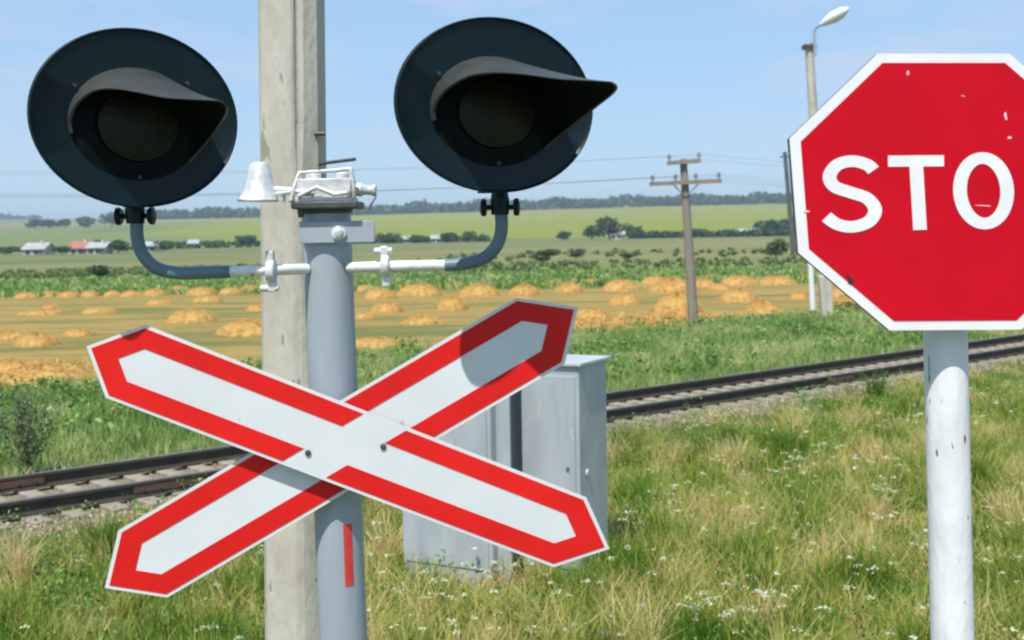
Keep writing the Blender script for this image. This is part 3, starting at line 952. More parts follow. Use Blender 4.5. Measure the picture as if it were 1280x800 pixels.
tree(128, 347, 34, 17, 'round dark bush on the meadow below the red roofed house', name='round_bush')
tree(678, 329, 40, 17, 'dark green bush on the meadow right of the right signal lamp stem', name='round_bush')
tree(970, 322, 34, 24, 'dark bushy tree just left of the stop sign edge', name='round_bush')
tree(720, 323, 24, 12, 'pale small bush right of the dark meadow bush', name='round_bush')
tree(785, 325, 20, 9, 'small low bush nearest the foot of the tree clump', name='round_bush')
for px, pb, wd, hh, Yd, lab in [
    (762, 302, 46, 28, 380, 'tallest tree of the clump over the small grey house'), (740, 302, 34, 18, 385, 'lower left tree of the clump over the small grey house'),
    (792, 302, 34, 20, 385, 'lower right tree of the clump over the small grey house'), (705, 303, 22, 12, 380, 'lone dark tree right of the right arm bend'),
    (585, 303, 22, 14, 370, 'tree behind the right lamp arm'), (562, 303, 30, 14, 372, 'dark tree between the two pale huts'), (520, 303, 30, 12, 372, 'dark tree left of the pale huts'),
    (488, 302, 34, 14, 374, 'dark tree just right of the steel plate on the signal post'), (965, 288, 52, 18, 420, 'wide dark tree mass left of the stop sign beside the white roof'),
    (990, 288, 40, 20, 425, 'dark tree mass cut off by the stop sign edge'),
    (148, 317, 30, 20, 235, 'tree behind the left lamp stem'), (128, 314, 26, 16, 260, 'tree right behind the cream house'), (78, 320, 26, 11, 232, 'dark tree between the white cottage and the red roofed house'),
    (10, 318, 18, 8, 250, 'low tree at the left edge before the village'), (205, 313, 24, 14, 260, 'dark tree right of the small white hut'),
    (44, 291, 24, 13, 900, 'leftmost tree of the hillside row above the village'), (62, 291, 26, 14, 900, 'second tree of the hillside row above the village'),
    (82, 291, 24, 11, 905, 'low tree in the middle of the hillside row above the village'), (106, 290, 30, 14, 900, 'right end tree of the hillside row above the village'),
    (140, 292, 26, 16, 900, 'hillside tree beside the left lamp stem'),
    (310, 303, 40, 12, 400, 'dark tree touching the left edge of the concrete pole')]:
    tree(px, pb, wd, hh, lab, Yd=Yd)

# hedges and woods that read as one mass
def wood(name, path, hpx, cnt, label, size, wd=3.0, lo=0.5, mat='tree_leaf'):
    parts = []
    for i in range(cnt):
        t = random.random() * (len(path) - 1)
        k_ = int(t); f_ = t - k_
        a_, b_ = path[k_], path[k_ + 1]
        px = a_[0] + (b_[0] - a_[0]) * f_; Yd = a_[1] + (b_[1] - a_[1]) * f_
        x = (px - 640) / FPX * Yd + random.uniform(-wd, wd); y = Yd + random.uniform(-wd * 4, wd * 4)
        z = float(height(x, y))
        hm = hpx * Yd / FPX * random.uniform(lo, 1.0) * (0.8 + 0.25 * math.sin(px * 0.11) * math.sin(px * 0.037 + 1))
        parts.append(leaf_cloud((x, y, z + hm * 0.5), (hm * .85, hm * .6, hm * .5), 16, size))
    v = merge(parts)
    o = np_mesh(name, v[0], v[1], M[mat], 4, v[2])
    tag(o, label, 'wood', kind='stuff')
    return o


wood('ridge_wood', [(150, 1400), (1100, 1400), (1500, 1400)], 16, 2400, 'dark strip of woodland along the hilltop on the horizon', 2.6, 10, 0.75)
wood('far_left_wood', [(-260, 2500), (52, 2480)], 9, 160, 'distant blue grey wood on the horizon at far left', 4.0, 14)
wood('field_hedge', [(790, 400), (960, 396), (1300, 390)], 11, 420, 'low dark hedge along the foot of the green hill', 0.8, 1.6)
wood('village_hedge', [(440, 385), (610, 385)], 9, 130, 'dark hedge behind the pale huts right of the signal post', 0.8, 1.6)
wood('meadow_shrubs', [(560, 118), (700, 150), (900, 135), (1080, 125)], 7, 90, 'scattered low shrubs across the meadow beyond the crop strip', 0.30, 4.0, 0.2, 'shrub_leaf')
wood('reed_strip', [(-60, 100), (300, 104), (640, 98), (1300, 96)], 5, 900, 'strip of greener reeds at the near side of the meadow', 0.22, 3.0, 0.4, 'shrub_leaf')
wood('slope_hedge', [(-60, 330), (90, 300), (330, 330)], 6, 150, 'thin hedge line running behind the village', 0.6, 1.6)
wood('left_hedge', [(175, 420), (340, 400)], 6, 90, 'thin dark hedge beyond the meadow left of the concrete pole', 0.8, 1.6)

# ------------------------------------------------------------------ houses
def house(px, pbase, wd, wall_h, roof_h, Yd, label, roofmat, depth=6.0, name='village_house', yaw=0.0):
    g = at(px, pbase, Yd); z = float(height(g.x, g.y))
    mp_ = Yd / FPX
    W, H, RH = wd * mp_, wall_h * mp_, roof_h * mp_
    base = Vector((g.x, g.y, z))
    root = empty(name, base, label, 'house', 'village houses')
    wl = MB().box(base + Vector((0, depth / 2, H / 2 - 0.2)), (W, depth, H + 0.4)); 
    # gable ends
    for sx in (-1, 1):
        wl.prism([base + Vector((sx * W / 2, 0.0, H)), base + Vector((sx * W / 2, depth, H)), base + Vector((sx * W / 2, depth / 2, H + RH * .93))], Vector((-sx * 0.25, 0, 0)))
    wo = wl.build('wall', M['plaster'], root, smooth=False)
    rf = MB(); o_ = 0.35
    for sg in (0, 1):
        y0 = -o_ if sg == 0 else depth + o_
        e0 = base + Vector((-W / 2 - o_, y0, H - 0.12)); e1 = base + Vector((W / 2 + o_, y0, H - 0.12))
        r0 = base + Vector((-W / 2 - o_, depth / 2, H + RH)); r1 = base + Vector((W / 2 + o_, depth / 2, H + RH))
        rf.prism([e0, e1, r1, r0], Vector((0, 0, 0.14)))
    ro = rf.build('roof', M[roofmat], root, smooth=False)
    MB().box(base + Vector((W * .2, depth * .4, H + RH * 1.05)), (0.45, 0.45, 0.9)).build('chimney', M['plaster'], ro, smooth=False)
    for t in (-.28, .12):
        wn = MB().box(base + Vector((W * t, -0.02, H * .55)), (0.9, 0.08, 1.0)).build('window', M['window_glass'], root, smooth=False)
    MB().box(base + Vector((W * .36, -0.02, H * .36)), (0.9, 0.08, min(2.0, H * .75))).build('door', M['bark'], root, smooth=False)


house(42, 322, 26, 7, 7, 240, 'white walled cottage with pale roof, left of the red roofed house', 'roof_grey')
house(98, 320, 22, 7, 8, 240, 'village house with a red tiled roof', 'roof_red')
house(120, 321, 22, 8, 6, 232, 'cream house with grey roof, right beside the red roofed one', 'roof_grey', 5)
house(188, 317, 16, 7, 5, 262, 'small white hut just right of the left lamp stem', 'roof_grey', 4)
house(241, 310, 12, 5, 4, 350, 'pale hut between the left lamp stem and the concrete pole', 'roof_grey', 4)
house(510, 303, 10, 5, 3, 380, 'left one of the two pale huts right of the signal post', 'roof_grey', 4)
house(546, 304, 14, 5, 4, 372, 'right one of the two pale huts right of the signal post', 'roof_grey', 4)
house(772, 304, 18, 6, 4, 378, 'small grey house in front of the tree clump left of the wooden pole', 'roof_grey', 5)
house(942, 296, 30, 5, 4, 400, 'long white roofed barn left of the stop sign', 'roof_grey', 8, 'field_barn')

# ------------------------------------------------------------------ wooden line pole
yb = on_ground(868, 412, 0).y
pb_ = on_ground(868, 414, 0)
pole = empty('telegraph_pole', pb_, 'grey wooden telegraph pole with two crossarms standing on the stubble field edge', 'telegraph pole')
ptop = at(854, 199, pb_.y)
MB().tube([pb_ - Vector((0, 0, .3)), pb_.lerp(ptop, .5), ptop], [0.155, 0.13, 0.10], 12).build('shaft', M['wood_grey'], pole)
arms = []
for (xa, ya, xb, yb_) in ((834, 204, 876, 201), (812, 230, 902, 226)):
    A, B = at(xa, ya, pb_.y - 0.16), at(xb, yb_, pb_.y - 0.16)
    d = (B - A); mb = MB()
    up = Vector((0, 0, .055)); bk = Vector((0, .055, 0))
    mb.hexa([A - up - bk, B - up - bk, B - up + bk, A - up + bk, A + up - bk, B + up - bk, B + up + bk, A + up + bk])
    ca = mb.build('crossarm', M['wood_grey'], pole, smooth=False)
    ins = []
    for t in ((0.06, 0.94) if ya < 210 else (0.04, 0.36, 0.64, 0.96)):
        q = A.lerp(B, t) + Vector((0, 0, .05))
        im = MB().lathe(q, (0, 0, 1), [(0, .018), (.07, .018), (.071, .06), (.11, .065), (.13, .04), (.17, .045), (.20, .02)], 10)
        im.build('insulator', M['insulator'], ca)
        arms.append(q + Vector((0, 0, .14)))
for sgn in (-1, 1):
    a0 = at(857 - 0, 246, pb_.y - .12); a1 = at(857 + sgn * 18, 228, pb_.y - .16)
    MB().tube([a0, a1], 0.02, 6).build('brace', M['wood_grey'], pole)

# line wires run left and right of the pole, sagging
def wire(A, B, sag, r, label):
    pts = []
    for i in range(25):
        t = i / 24; q = A.lerp(B, t); q.z -= sag * 4 * t * (1 - t); pts.append(q)
    mb = MB().tube([p_ for p_ in pts], r, 5, cap=False)
    o = mb.build('line_wire', M['wire'], loc=A)
    tag(o, label, 'wire', 'overhead wires of the pole line')


for k_, q in enumerate(arms):
    lab = ['thin wire from the left end of the top crossarm', 'thin wire from the right end of the top crossarm', 'thin wire from the left tip of the lower crossarm', 'thin wire left of the shaft on the lower crossarm', 'thin wire right of the shaft on the lower crossarm', 'thin wire from the right tip of the lower crossarm'][k_]
    wire(q, q + Vector((-42, -9, 1.2)), 0.9, 0.0035, lab + ' running left')
    wire(q, q + Vector((36, 24, 0.9)), 0.8, 0.0035, lab + ' running right')

# ------------------------------------------------------------------ street lamp pole
lb = on_ground(1032, 406, 0)
lamp = empty('street_lamp', lb, 'tall concrete street lamp with bent arm and white head behind the stop sign', 'street lamp')
lt = at(1011, 54, lb.y)
MB().tube([lb + Vector((0, 0, 0.4)), lt], [0.16, 0.12], 10).build('shaft', M['concrete'], lamp)
ft = at(1030, 345, lb.y - .22)
fb = Vector((lb.x + .02, lb.y - .22, -0.2))
mbx = MB(); dxx = Vector((.17, 0, 0)); dyy = Vector((0, .13, 0))
mbx.hexa([fb - dxx - dyy, fb + dxx - dyy, fb + dxx + dyy, fb - dxx + dyy, ft - dxx - dyy, ft + dxx - dyy, ft + dxx + dyy, ft - dxx + dyy])
mbx.build('footing_post', M['concrete'], lamp, bevel=0.02)
ap = [at(1019, 70, lb.y - .15), at(1018, 52, lb.y - .15), at(1017, 40, lb.y - .15), at(1020, 34, lb.y - .18), at(1029, 29, lb.y - .25)]
MB().tube(ap, 0.045, 8).build('lamp_arm', M['post_grey'], lamp)
h0, h1 = at(1026, 31, lb.y - .25), at(1061, 10, lb.y - .7)
ax = (h1 - h0)
hd = MB().lathe(h0, ax, [(0, .05), (ax.length * .12, .10), (ax.length * .45, .17), (ax.length * .8, .14), (ax.length * .97, .06), (ax.length, .02)], 16)
hd.build('lamp_head', M['white_paint'], lamp)
lg_ = MB().lathe(h0.lerp(h1, .38) - Vector((0, 0, .10)), ax, [(0, .03), (.12, .09), (ax.length * .42, .08), (ax.length * .46, .02)], 12)
lg_.build('glass_bowl', M['stop_white'], lamp)
for t in (.1, .18):
    q = lb.lerp(lt, 1 - t * .1)
    MB().box(q, (.36, .34, .05)).build('strap', M['dark_steel'], lamp)
# slim white stake beside it
sb = on_ground(1017, 394, 0)
stk = MB().tube([sb - Vector((0, 0, .2)), at(1013, 325, sb.y)], [.10, .085], 10)
tag(stk.build('marker_stake', M['white_paint'], loc=sb), 'slim whitewashed stake just left of the lamp foot', 'stake')
# dark mast further out
mb_ = on_ground(992, 318, 0)
mast = empty('line_mast', mb_, 'dark slender mast beyond the fields at the left edge of the stop sign', 'mast')
mt = at(981, 190, mb_.y)
MB().tube([mb_, mt], [.27, .20], 10).build('shaft', M['mast'], mast)
MB().box(mt - Vector((0, 0, .5)), (1.0, .16, .16)).build('crossarm', M['mast'], mast)

# ------------------------------------------------------------------ relay cabinets
th = R(28)
fr = Vector((math.cos(th), -math.sin(th), 0)); bk = Vector((math.sin(th), math.cos(th), 0)); UP = Vector((0, 0, 1))
cA = on_ground(617, 742, 0)
wA, dA, wB, dB = 0.86, 0.60, 0.52, 0.55


Mr = Matrix.Rotation(-th, 3, 'Z')
cB = on_ground(727, 741, 0)
zA = at(615, 476, cA.y).z
zB = at(690, 459, cB.y).z
cab = empty('relay_cabinet', cA, 'silver painted steel relay cabinet of two joined housings standing in the grass behind the crossbuck', 'relay cabinet')


def cab_box(name, corner, wd, dp, ht, mat='cabinet', par=None, seams=1):
    ctr = corner - fr * (wd / 2) + bk * (dp / 2)
    h_ = MB().box(ctr + UP * (ht / 2 - 0.05), (wd, dp, ht + 0.1), Mr).build(name, M[mat], par or cab, bevel=0.010, smooth=False)
    MB().box(ctr + UP * (ht + 0.016), (wd + .06, dp + .06, 0.030), Mr).build('lid', M['cabinet_lid'], h_, bevel=0.006, smooth=False)
    return h_


hA = cab_box('wide_housing', cA, 0.86, 0.60, zA)
hB = cab_box('narrow_housing', cB, wB, dB, zB)
# joining panel, set back between the two housings
jc = cA + bk * 0.10
jd = (cB - fr * wB - cA).dot(fr)
MB().box(jc + fr * (jd / 2) + UP * (zA * .5 - .05), (jd + .02, 0.02, zA - .06), Mr).build('joining_panel', M['cabinet'], cab, smooth=False)
MB().box(jc + fr * (jd / 2) + bk * .18 + UP * (zA - .06), (jd + .02, 0.38, .02), Mr).build('joining_roof', M['cabinet_lid'], cab, smooth=False)
for c_, w_, h_, pr in ((cA, 0.86, zA, hA), (cB, wB, zB, hB)):
    ds_ = MB().box(c_ - fr * (w_ / 2) - bk * 0.006 + UP * (h_ / 2 + .05), (w_ - .07, 0.010, h_ - .26), Mr)
    dr = ds_.build('door', M['cabinet'], pr, bevel=0.004, smooth=False)
    MB().lathe(c_ - fr * .10 - bk * 0.012 + UP * (h_ * .55), -bk, [(0, .014), (.014, .012)], 10).build('lock', M['sign_back'], dr)
MB().lathe(cB + bk * (dB * .25) + fr * 0.001 + UP * (zB * .52), fr, [(0, .03), (.012, .03), (.013, .02)], 14).build('cable_cap', M['silver'], hB)

# ------------------------------------------------------------------ concrete pole behind the signal
YP = 4.35
c_top, c_bot = at(361, -260, YP), at(372.5, 820, YP)
dirp = (c_top - c_bot).normalized()
gbase = c_bot - dirp * (c_bot.z / dirp.z)
cp = empty('concrete_pole', gbase, 'thick weathered concrete pole rising out of view right behind the signal post', 'utility pole')
# cross-section: left face, blunt edge with a shallow groove, right face
ccx = YP / FPX
sec = [(-42, 4), (-36, -12), (4, -30), (8, -29), (9.5, -22), (14, -20), (18, -26), (34, -14), (40, 4), (36, 40), (-36, 40)]
sec2 = [(-42, 4), (-36, -12), (4, -29), (8, -28.5), (10, -28), (14, -27.2), (18, -25), (34, -14), (40, 4), (36, 40), (-36, 40)]
vs, fs_ = [], []
levels = [-0.3, 1.2, 2.6, 3.05, 3.3, 4.2, 6.5]
for z in levels:
    q = gbase + dirp * (z / dirp.z)
    k_ = 0.0 if z < 3.1 else (0.6 if z < 3.4 else 1.0)
    sc = 1.03 - 0.012 * z
    for (a_, b_), (c2, d2) in zip(sec, sec2):
        xx_ = a_ * k_ + c2 * (1 - k_); yy_ = b_ * k_ + d2 * (1 - k_)
        vs.append(q + Vector((xx_ * ccx * sc, yy_ * ccx * sc, 0)))
ns = len(sec)
for i in range(len(levels) - 1):
    for j in range(ns):
        fs_.append((i * ns + j, i * ns + (j + 1) % ns, (i + 1) * ns + (j + 1) % ns, (i + 1) * ns + j))
fs_.append(tuple(reversed(range(ns)))); fs_.append(tuple(range((len(levels) - 1) * ns, len(levels) * ns)))
MB().add(vs, fs_).build('shaft', M['concrete'], cp, bevel=0.006, smooth=False)
for (px, py, ln) in ((401, 167, 9), (393, 676, 8), (394, 724, 8)):
    a0 = at(px - 8, py, YP - .05)
    MB().tube([a0, at(px + ln * .6, py, YP - .05)], .008, 8).build('step_bolt', M['dark_steel'], cp)
MB().tube([at(398, 205, YP - .03), at(420, 202, YP - .06), at(444, 199, YP - .1)], .006, 8).build('iron_rod', M['dark_steel'], cp)

# ------------------------------------------------------------------ crossing signal
YS = 3.40
p_top, p_bot = at(407.5, 262, YS), at(429.5, 800, YS)
dp_ = (p_top - p_bot).normalized()
p_base = p_bot - dp_ * (p_bot.z / dp_.z)
sig = empty('crossing_signal', p_base, 'level crossing signal with two dark round lamps, a bell and a red and white crossbuck', 'crossing signal')
RPOST = 0.069


def post_at(py):
    """point on the post axis at picture height py"""
    return at(407.5 + 22 * (py - 262) / 538, py, YS)


MB().tube([p_base - dp_ * .3, p_top], RPOST, 40).build('post', M['post_grey'], sig)
# collar, cap plate
top = p_top
MB().lathe(top - dp_ * 0.012, dp_, [(0, RPOST + .004), (.012, RPOST + .006), (.02, RPOST * .9)], 32).build('post_cap', M['dark_steel'], sig)
cp0 = at(411, 257, YS - .03)
MB().box(cp0, (0.180, 0.17, 0.020)).build('base_plate', M['dark_steel'], sig, bevel=.004)
# steel strap plate in front of the post, with its bolt
pl0 = at(421.5, 290, YS - RPOST - .012)
pl = MB().box(pl0, (0.207, 0.010, 0.060)).build('strap_plate', M['post_grey'], sig, bevel=.002)
pb2 = at(424, 291, YS - RPOST - .017)
bn = MB().lathe(pb2, (0, -1, 0), [(0, .020), (.008, .020), (.009, .012), (.022, .012), (.024, .007)], 14)
bn.build('strap_bolt', M['silver'], pl)
# red painted mark
mk = MB(); vs = []; fs_ = []
for i in range(9):
    py = 649 + 76 * i / 8
    q = post_at(py)
    for k_ in range(4):
        xo = ((433 + i * 0.35) + 10 * k_ / 3 - (407.5 + 22 * (py - 262) / 538)) * YS / FPX
        yo = -math.sqrt(max(0, (RPOST + .0012) ** 2 - xo ** 2))
        vs.append(q + Vector((xo, yo, 0)))
for i in range(8):
    for k_ in range(3):
        fs_.append((i * 4 + k_, i * 4 + k_ + 1, (i + 1) * 4 + k_ + 1, (i + 1) * 4 + k_))
mk.add(vs, fs_).build('painted_mark', M['red_mark'], sig)

# arms
YA = 3.255


def smooth_path(pts, n=6):
    out = []
    P_ = [pts[0]] + pts + [pts[-1]]
    for i in range(1, len(P_) - 2):
        for k_ in range(n):
            t = k_ / n
            p0, p1, p2, p3 = P_[i - 1], P_[i], P_[i + 1], P_[i + 2]
            out.append(0.5 * ((2 * p1) + (p2 - p0) * t + (2 * p0 - 5 * p1 + 4 * p2 - p3) * t * t + (3 * p1 - p0 - 3 * p2 + p3) * t ** 3))
    out.append(pts[-1])
    return out


Lp = [at(171, 240, YA), at(171, 268, YA), at(171.5, 296, YA), at(178, 317, YA), at(194, 334, YA), at(221, 341, YA), at(262, 340.5, YA), at(330, 338, YA + .01), at(384, 336, YS - .05)]
Rp = [at(624, 225, YA), at(625, 252, YA), at(627, 285, YA), at(620, 308, YA), at(602, 324, YA), at(572, 330.5, YA), at(530, 332, YA), at(482, 333, YA + .01), at(437, 334.5, YS - .05)]
for pth, sd in ((Lp, -1), (Rp, 1)):
    sp_ = smooth_path(pth)
    cutx = at(287 if sd < 0 else 557, 338, YA).x
    bend = [q for q in sp_ if (q.x < cutx if sd < 0 else q.x > cutx)]
    sleeve = [q for q in sp_ if not (q.x < cutx if sd < 0 else q.x > cutx)]
    cut = bend[-1].lerp(sleeve[0], (cutx - bend[-1].x) / (sleeve[0].x - bend[-1].x))
    ao = MB().tube([cut] + sleeve, 0.0150, 18).build('lamp_arm', M['arm_paint'], sig)
    MB().tube(bend + [cut, cut.lerp(sleeve[0], .3)], [0.0178] * (len(bend)) + [.0172, .0150 * .9], 18).build('arm_bend', M['arm_grey'], ao)  # bend is coloured darker than the straight run, up to the cut
    # clamp ring near the post
    cx, cy = (339, 339) if sd < 0 else (482, 333)
    c = at(cx, cy, YA + .01)
    cl = MB()
    cl.lathe(c - Vector((.012, 0, 0)), (1, 0.0, 0), [(0, .030), (.004, .034), (.020, .034), (.024, .030)], 20)
    cl.box(c + Vector((-.002, 0, .040)), (.022, .030, .030))
    cl.box(c + Vector((.002, 0, -.040)), (.022, .030, .030))
    cl.lathe(c + Vector((-.030 if sd < 0 else -.030, -.005, .042 if sd > 0 else -.046)), (1, 0, 0), [(0, .010), (.05, .010)], 8)
    cl.build('clamp', M['silver'], ao, bevel=.003)
    # cross bolt below the lamp
    bx, by = (169, 270) if sd < 0 else (625, 259)
    c = at(bx, by, YA)
    kb = MB().tube([c - Vector((.050, 0, 0)), c + Vector((.050, 0, 0))], .007, 8)
    for q in (-1, 1):
        kb.lathe(c + Vector((q * .036, 0, .0)), (q, 0, 0), [(0, .020), (.005, .024), (.014, .024), (.018, .014)], 12)
    kb.lathe(c - Vector((0, 0, .02)), (0, 0, 1), [(0, .024), (.04, .026), (.06, .022)], 16)
    kb.build('cross_bolt', M['signal_black'], ao)


# signal lamps: disc, visor, lens, housing
def signal_lamp(cpx, cpy, wpx, hpx, yaw, lens_dx, lens_dy, vis_len, wfac, ydisc, label):
    YD = ydisc
    c = at(cpx, cpy, YD)
    ya = R(yaw)
    nrm = Vector((math.sin(ya), -math.cos(ya), 0.0)).normalized()
    xr = Vector((math.cos(ya), math.sin(ya), 0))
    a_ = wpx / 2 * YD / FPX * wfac
    b_ = hpx / 2 * YD / FPX
    root = sig
    # shallow dished disc with rolled rim
    seg = 72
    prof = [(-0.006, 1.0), (0.004, 1.0), (0.006, .985), (0.001, .965), (-0.008, .6), (-0.010, .30), (-0.013, .30), (-0.014, .6), (-.009, .97)]
    vs, fs_ = [], []
    for h_, r_ in prof:
        for k_ in range(seg):
            t = 2 * math.pi * k_ / seg
            vs.append(c + nrm * h_ + xr * (math.cos(t) * a_ * r_) + UP * (math.sin(t) * b_ * r_))
    for i in range(len(prof) - 1):
        for k_ in range(seg):
            k2 = (k_ + 1) % seg
            fs_.append((i * seg + k_, i * seg + k2, (i + 1) * seg + k2, (i + 1) * seg + k_))
    fs_.append(tuple(range(5 * seg, 6 * seg))); fs_.append(tuple(reversed(range(6 * seg, 7 * seg))))
    fs_ = [f for f in fs_ if not (len(f) > 4 and False)]
    disc = MB().add(vs, fs_).build('signal_lamp', M['signal_black'], root)
    if label: disc['label'] = label
    lc = c + xr * lens_dx + UP * lens_dy - nrm * .008
    # ribbed lens
    rl = a_ * 0.52; rb = b_ * 0.52; kl = 0.80
    lc = lc - UP * .012
    ln = MB()
    prof = [(0, 1.0), (.016, .95), (.026, .6), (.03, .2), (.03, .02)]
    ln.lathe(lc, nrm, [(h_, r_ * rb * kl) for h_, r_ in prof], 40, sx=rl / rb * .96, xdir=xr)
    ln.build('lens', M['lens'], disc)
    # lens ring
    rg = MB(); vs = []; fs_ = []
    for k_ in range(seg):
        t = 2 * math.pi * k_ / seg
        for rr, hh in ((kl, .012), (kl + .04, .012), (1.0, .006), (1.22, .0015)):
            vs.append(lc - nrm * 0  + nrm * hh + xr * (math.cos(t) * rl * rr) + UP * (math.sin(t) * rb * rr))
    for k_ in range(seg):
        k2 = (k_ + 1) % seg
        for q in range(3):
            fs_.append((k_ * 4 + q, k2 * 4 + q, k2 * 4 + q + 1, k_ * 4 + q + 1))
    rg.add(vs, fs_).build('lens_ring', M['visor_inside'], disc)
    # visor: open hood, long on top, short at its sides
    vs, fs_ = [], []
    na, nl = 48, 10
    t0, t1 = R(-40), R(190)

    def ss(a_0, b_0, v_):
        q_ = max(0.0, min(1.0, (v_ - a_0) / (b_0 - a_0)))
        return q_ * q_ * (3 - 2 * q_)

    for side in (0, 1):
        for i in range(na + 1):
            t = t0 + (t1 - t0) * i / na
            td = math.degrees(t)
            Lv = vis_len * (0.05 + 0.95 * ss(-40, 34, td) * (1 - ss(84, 186, td)))
            st_ = math.sin(t)
            zf = 0.33 * min(1.0, 1.6 * st_) if st_ > 0 else st_ * 0.85
            for j in range(nl + 1):
                f_ = j / nl
                rr = 1.24 - .006 / rb * side
                fl_ = f_ * Lv / vis_len
                vs.append(lc + nrm * (Lv * f_) + xr * (math.cos(t) * rl * rr) + UP * ((st_ * (1 - fl_) + zf * fl_) * rb * rr))
    ring = (na + 1) * (nl + 1)
    for side in (0, 1):
        for i in range(na):
            for j in range(nl):
                q = side * ring + i * (nl + 1) + j
                fs_.append((q, q + 1, q + nl + 2, q + nl + 1))
    for i in range(na):           # front lip
        q = i * (nl + 1) + nl
        fs_.append((q, q + ring, q + ring + nl + 1, q + nl + 1))
    for i in (0, na):
        for j in range(nl):
            q = i * (nl + 1) + j
            fs_.append((q, q + 1, q + 1 + ring, q + ring))
    vis = MB().add(vs, fs_).build('visor', M['visor_paint'], disc)
    vis.data.materials.append(M['visor_inside'])       # matt black lining
    for q in vis.data.polygons:
        if na * nl <= q.index < 2 * na * nl: q.material_index = 1
    # housing behind
    hs = MB().lathe(c - nrm * .012, -nrm, [(0, .15), (.02, .15), (.10, .13), (.15, .10), (.16, .04)], 28)
    hs.lathe(c - nrm * .07 - UP * .02, -UP, [(0, .028), (b_ * .9, .024)], 14)
    hs.build('lamp_housing', M['signal_black'], disc)
    # screws on the face
    for t in (150, 40, 270):
        sc = MB()
        q = c + xr * (math.cos(R(t)) * a_ * .66) + UP * (math.sin(R(t)) * b_ * .66) - nrm * .002
        sc.lathe(q, nrm, [(0, .006), (.005, .005)], 8)
        sc.build('face_screw', M['visor_paint'], disc)
    return disc


signal_lamp(172, 148, 261, 220, 36, 0.0, -0.006, 0.23, 1.0, 3.15, 'left dark round signal lamp whose hood stays within its disc')
signal_lamp(622, 132, 250, 215, 28, -0.004, -0.006, 0.33, 1.10, 3.078, 'right dark round signal lamp whose hood juts past its disc')

# bell and its striker gear on top of the post
YB = 3.36
gong_top = at(324, 203, YB); 
bell = MB()
bh = 0.104
bell.lathe(at(325, 252, YB), (0.02, 0, 1), [(0.0, .061), (.004, .062), (.012, .057), (.030, .045), (.060, .036), (.088, .031), (.104, .026), (.110, .010)], 32)
bo = bell.build('bell', M['silver'], sig)
br = MB().tube([at(334, 236, YB), at(356, 237, YB), at(392, 240, YB)], .0085, 10)
br.box(at(356, 240, YB - .01), (.045, .03, .012))
br.tube([at(345, 243, YB - .03), at(370, 239, YB - .06), at(392, 241, YB - .06)], .006, 8)
br.lathe(at(352, 244, YB - .03), (0, 0, -1), [(0, .012), (.018, .010)], 10)
br.build('bell_arm', M['silver'], bo)
gear = MB()
gear.box(at(408, 236, YB), (.150, .12, .052))
gear.box(at(405, 250, YB), (.175, .13, .012))
gear.tube([at(364, 252, YB - .07), at(368, 232, YB - .06), at(374, 216, YB - .05), at(420, 213, YB - .05), at(438, 211, YB - .05)], .006, 8)
gear.tube([at(438, 209, YB - .05), at(442, 232, YB - .05), at(442, 252, YB - .04)], .007, 8)
gear.lathe(at(445, 237, YB), (1, 0, -.05), [(0, .018), (.014, .020), (.022, .014), (.045, .014), (.048, .018), (.056, .016)], 14)
gear.tube([at(372, 246, YB - .07), at(396, 234, YB - .08), at(418, 243, YB - .075), at(440, 240, YB - .07)], .007, 8)
gear.lathe(at(392, 226, YB), (0, 0, 1), [(0, .022), (.018, .022), (.024, .014), (.030, .012)], 14)
gear.lathe(at(368, 249, YB - .05), (0, 0, -1), [(0, .012), (.024, .010)], 10)
gear.lathe(at(428, 224, YB + .02), (0, 0, 1), [(0, .018), (.016, .018), (.020, .008)], 14)
gear.build('bell_mechanism', M['silver'], sig, bevel=.004)
MB().tube([at(468, 236, YB), at(470, 246, YB - .01), at(464, 256, YB), at(462, 262, YB)], .0022, 6).build('bell_cable', M['dark_steel'], sig)
MB().lathe(at(376, 262, YB - .04), (0, 0, -1), [(0, .010), (.022, .008)], 8).build('drain_nut', M['dark_steel'], sig)

# ------------------------------------------------------------------ crossbuck blades
KX = 1.18                                    # blades are outlined in plane units: x/KX, y


def line_offset(p_, q_, d):
    v = (q_[0] - p_[0], q_[1] - p_[1]); l = math.hypot(*v)
    nx_, ny_ = -v[1] / l, v[0] / l
    return (p_[0] + nx_ * d, p_[1] + ny_ * d), (q_[0] + nx_ * d, q_[1] + ny_ * d)


def isect(a_, b_):
    (x1, y1), (x2, y2) = a_; (x3, y3), (x4, y4) = b_
    dn = (x1 - x2) * (y3 - y4) - (y1 - y2) * (x3 - x4)
    t = ((x1 - x3) * (y3 - y4) - (y1 - y3) * (x3 - x4)) / dn
    return (x1 + t * (x2 - x1), y1 + t * (y2 - y1))


def inset(poly, d):
    n_ = len(poly)
    area = sum(poly[i][0] * poly[(i + 1) % n_][1] - poly[(i + 1) % n_][0] * poly[i][1] for i in range(n_))
    s_ = 1 if area > 0 else -1
    ls = [line_offset(poly[i], poly[(i + 1) % n_], d * s_) for i in range(n_)]
    return [isect(ls[i - 1], ls[i]) for i in range(n_)]


def unpx(p_, Y_): return at(p_[0] * KX, p_[1], Y_)


# order: shoulder(top-left side), ... going round; edges 1->2 and 4->5 are the long ones
front = [(108, 433), (181, 406), (733, 622), (762, 686), (692, 709), (132, 497)]
rear = [(131, 735), (148, 663), (645, 372), (723, 384), (706, 455), (209, 747)]
front = [(a_ / KX, b_) for a_, b_ in front]; rear = [(a_ / KX, b_) for a_, b_ in rear]
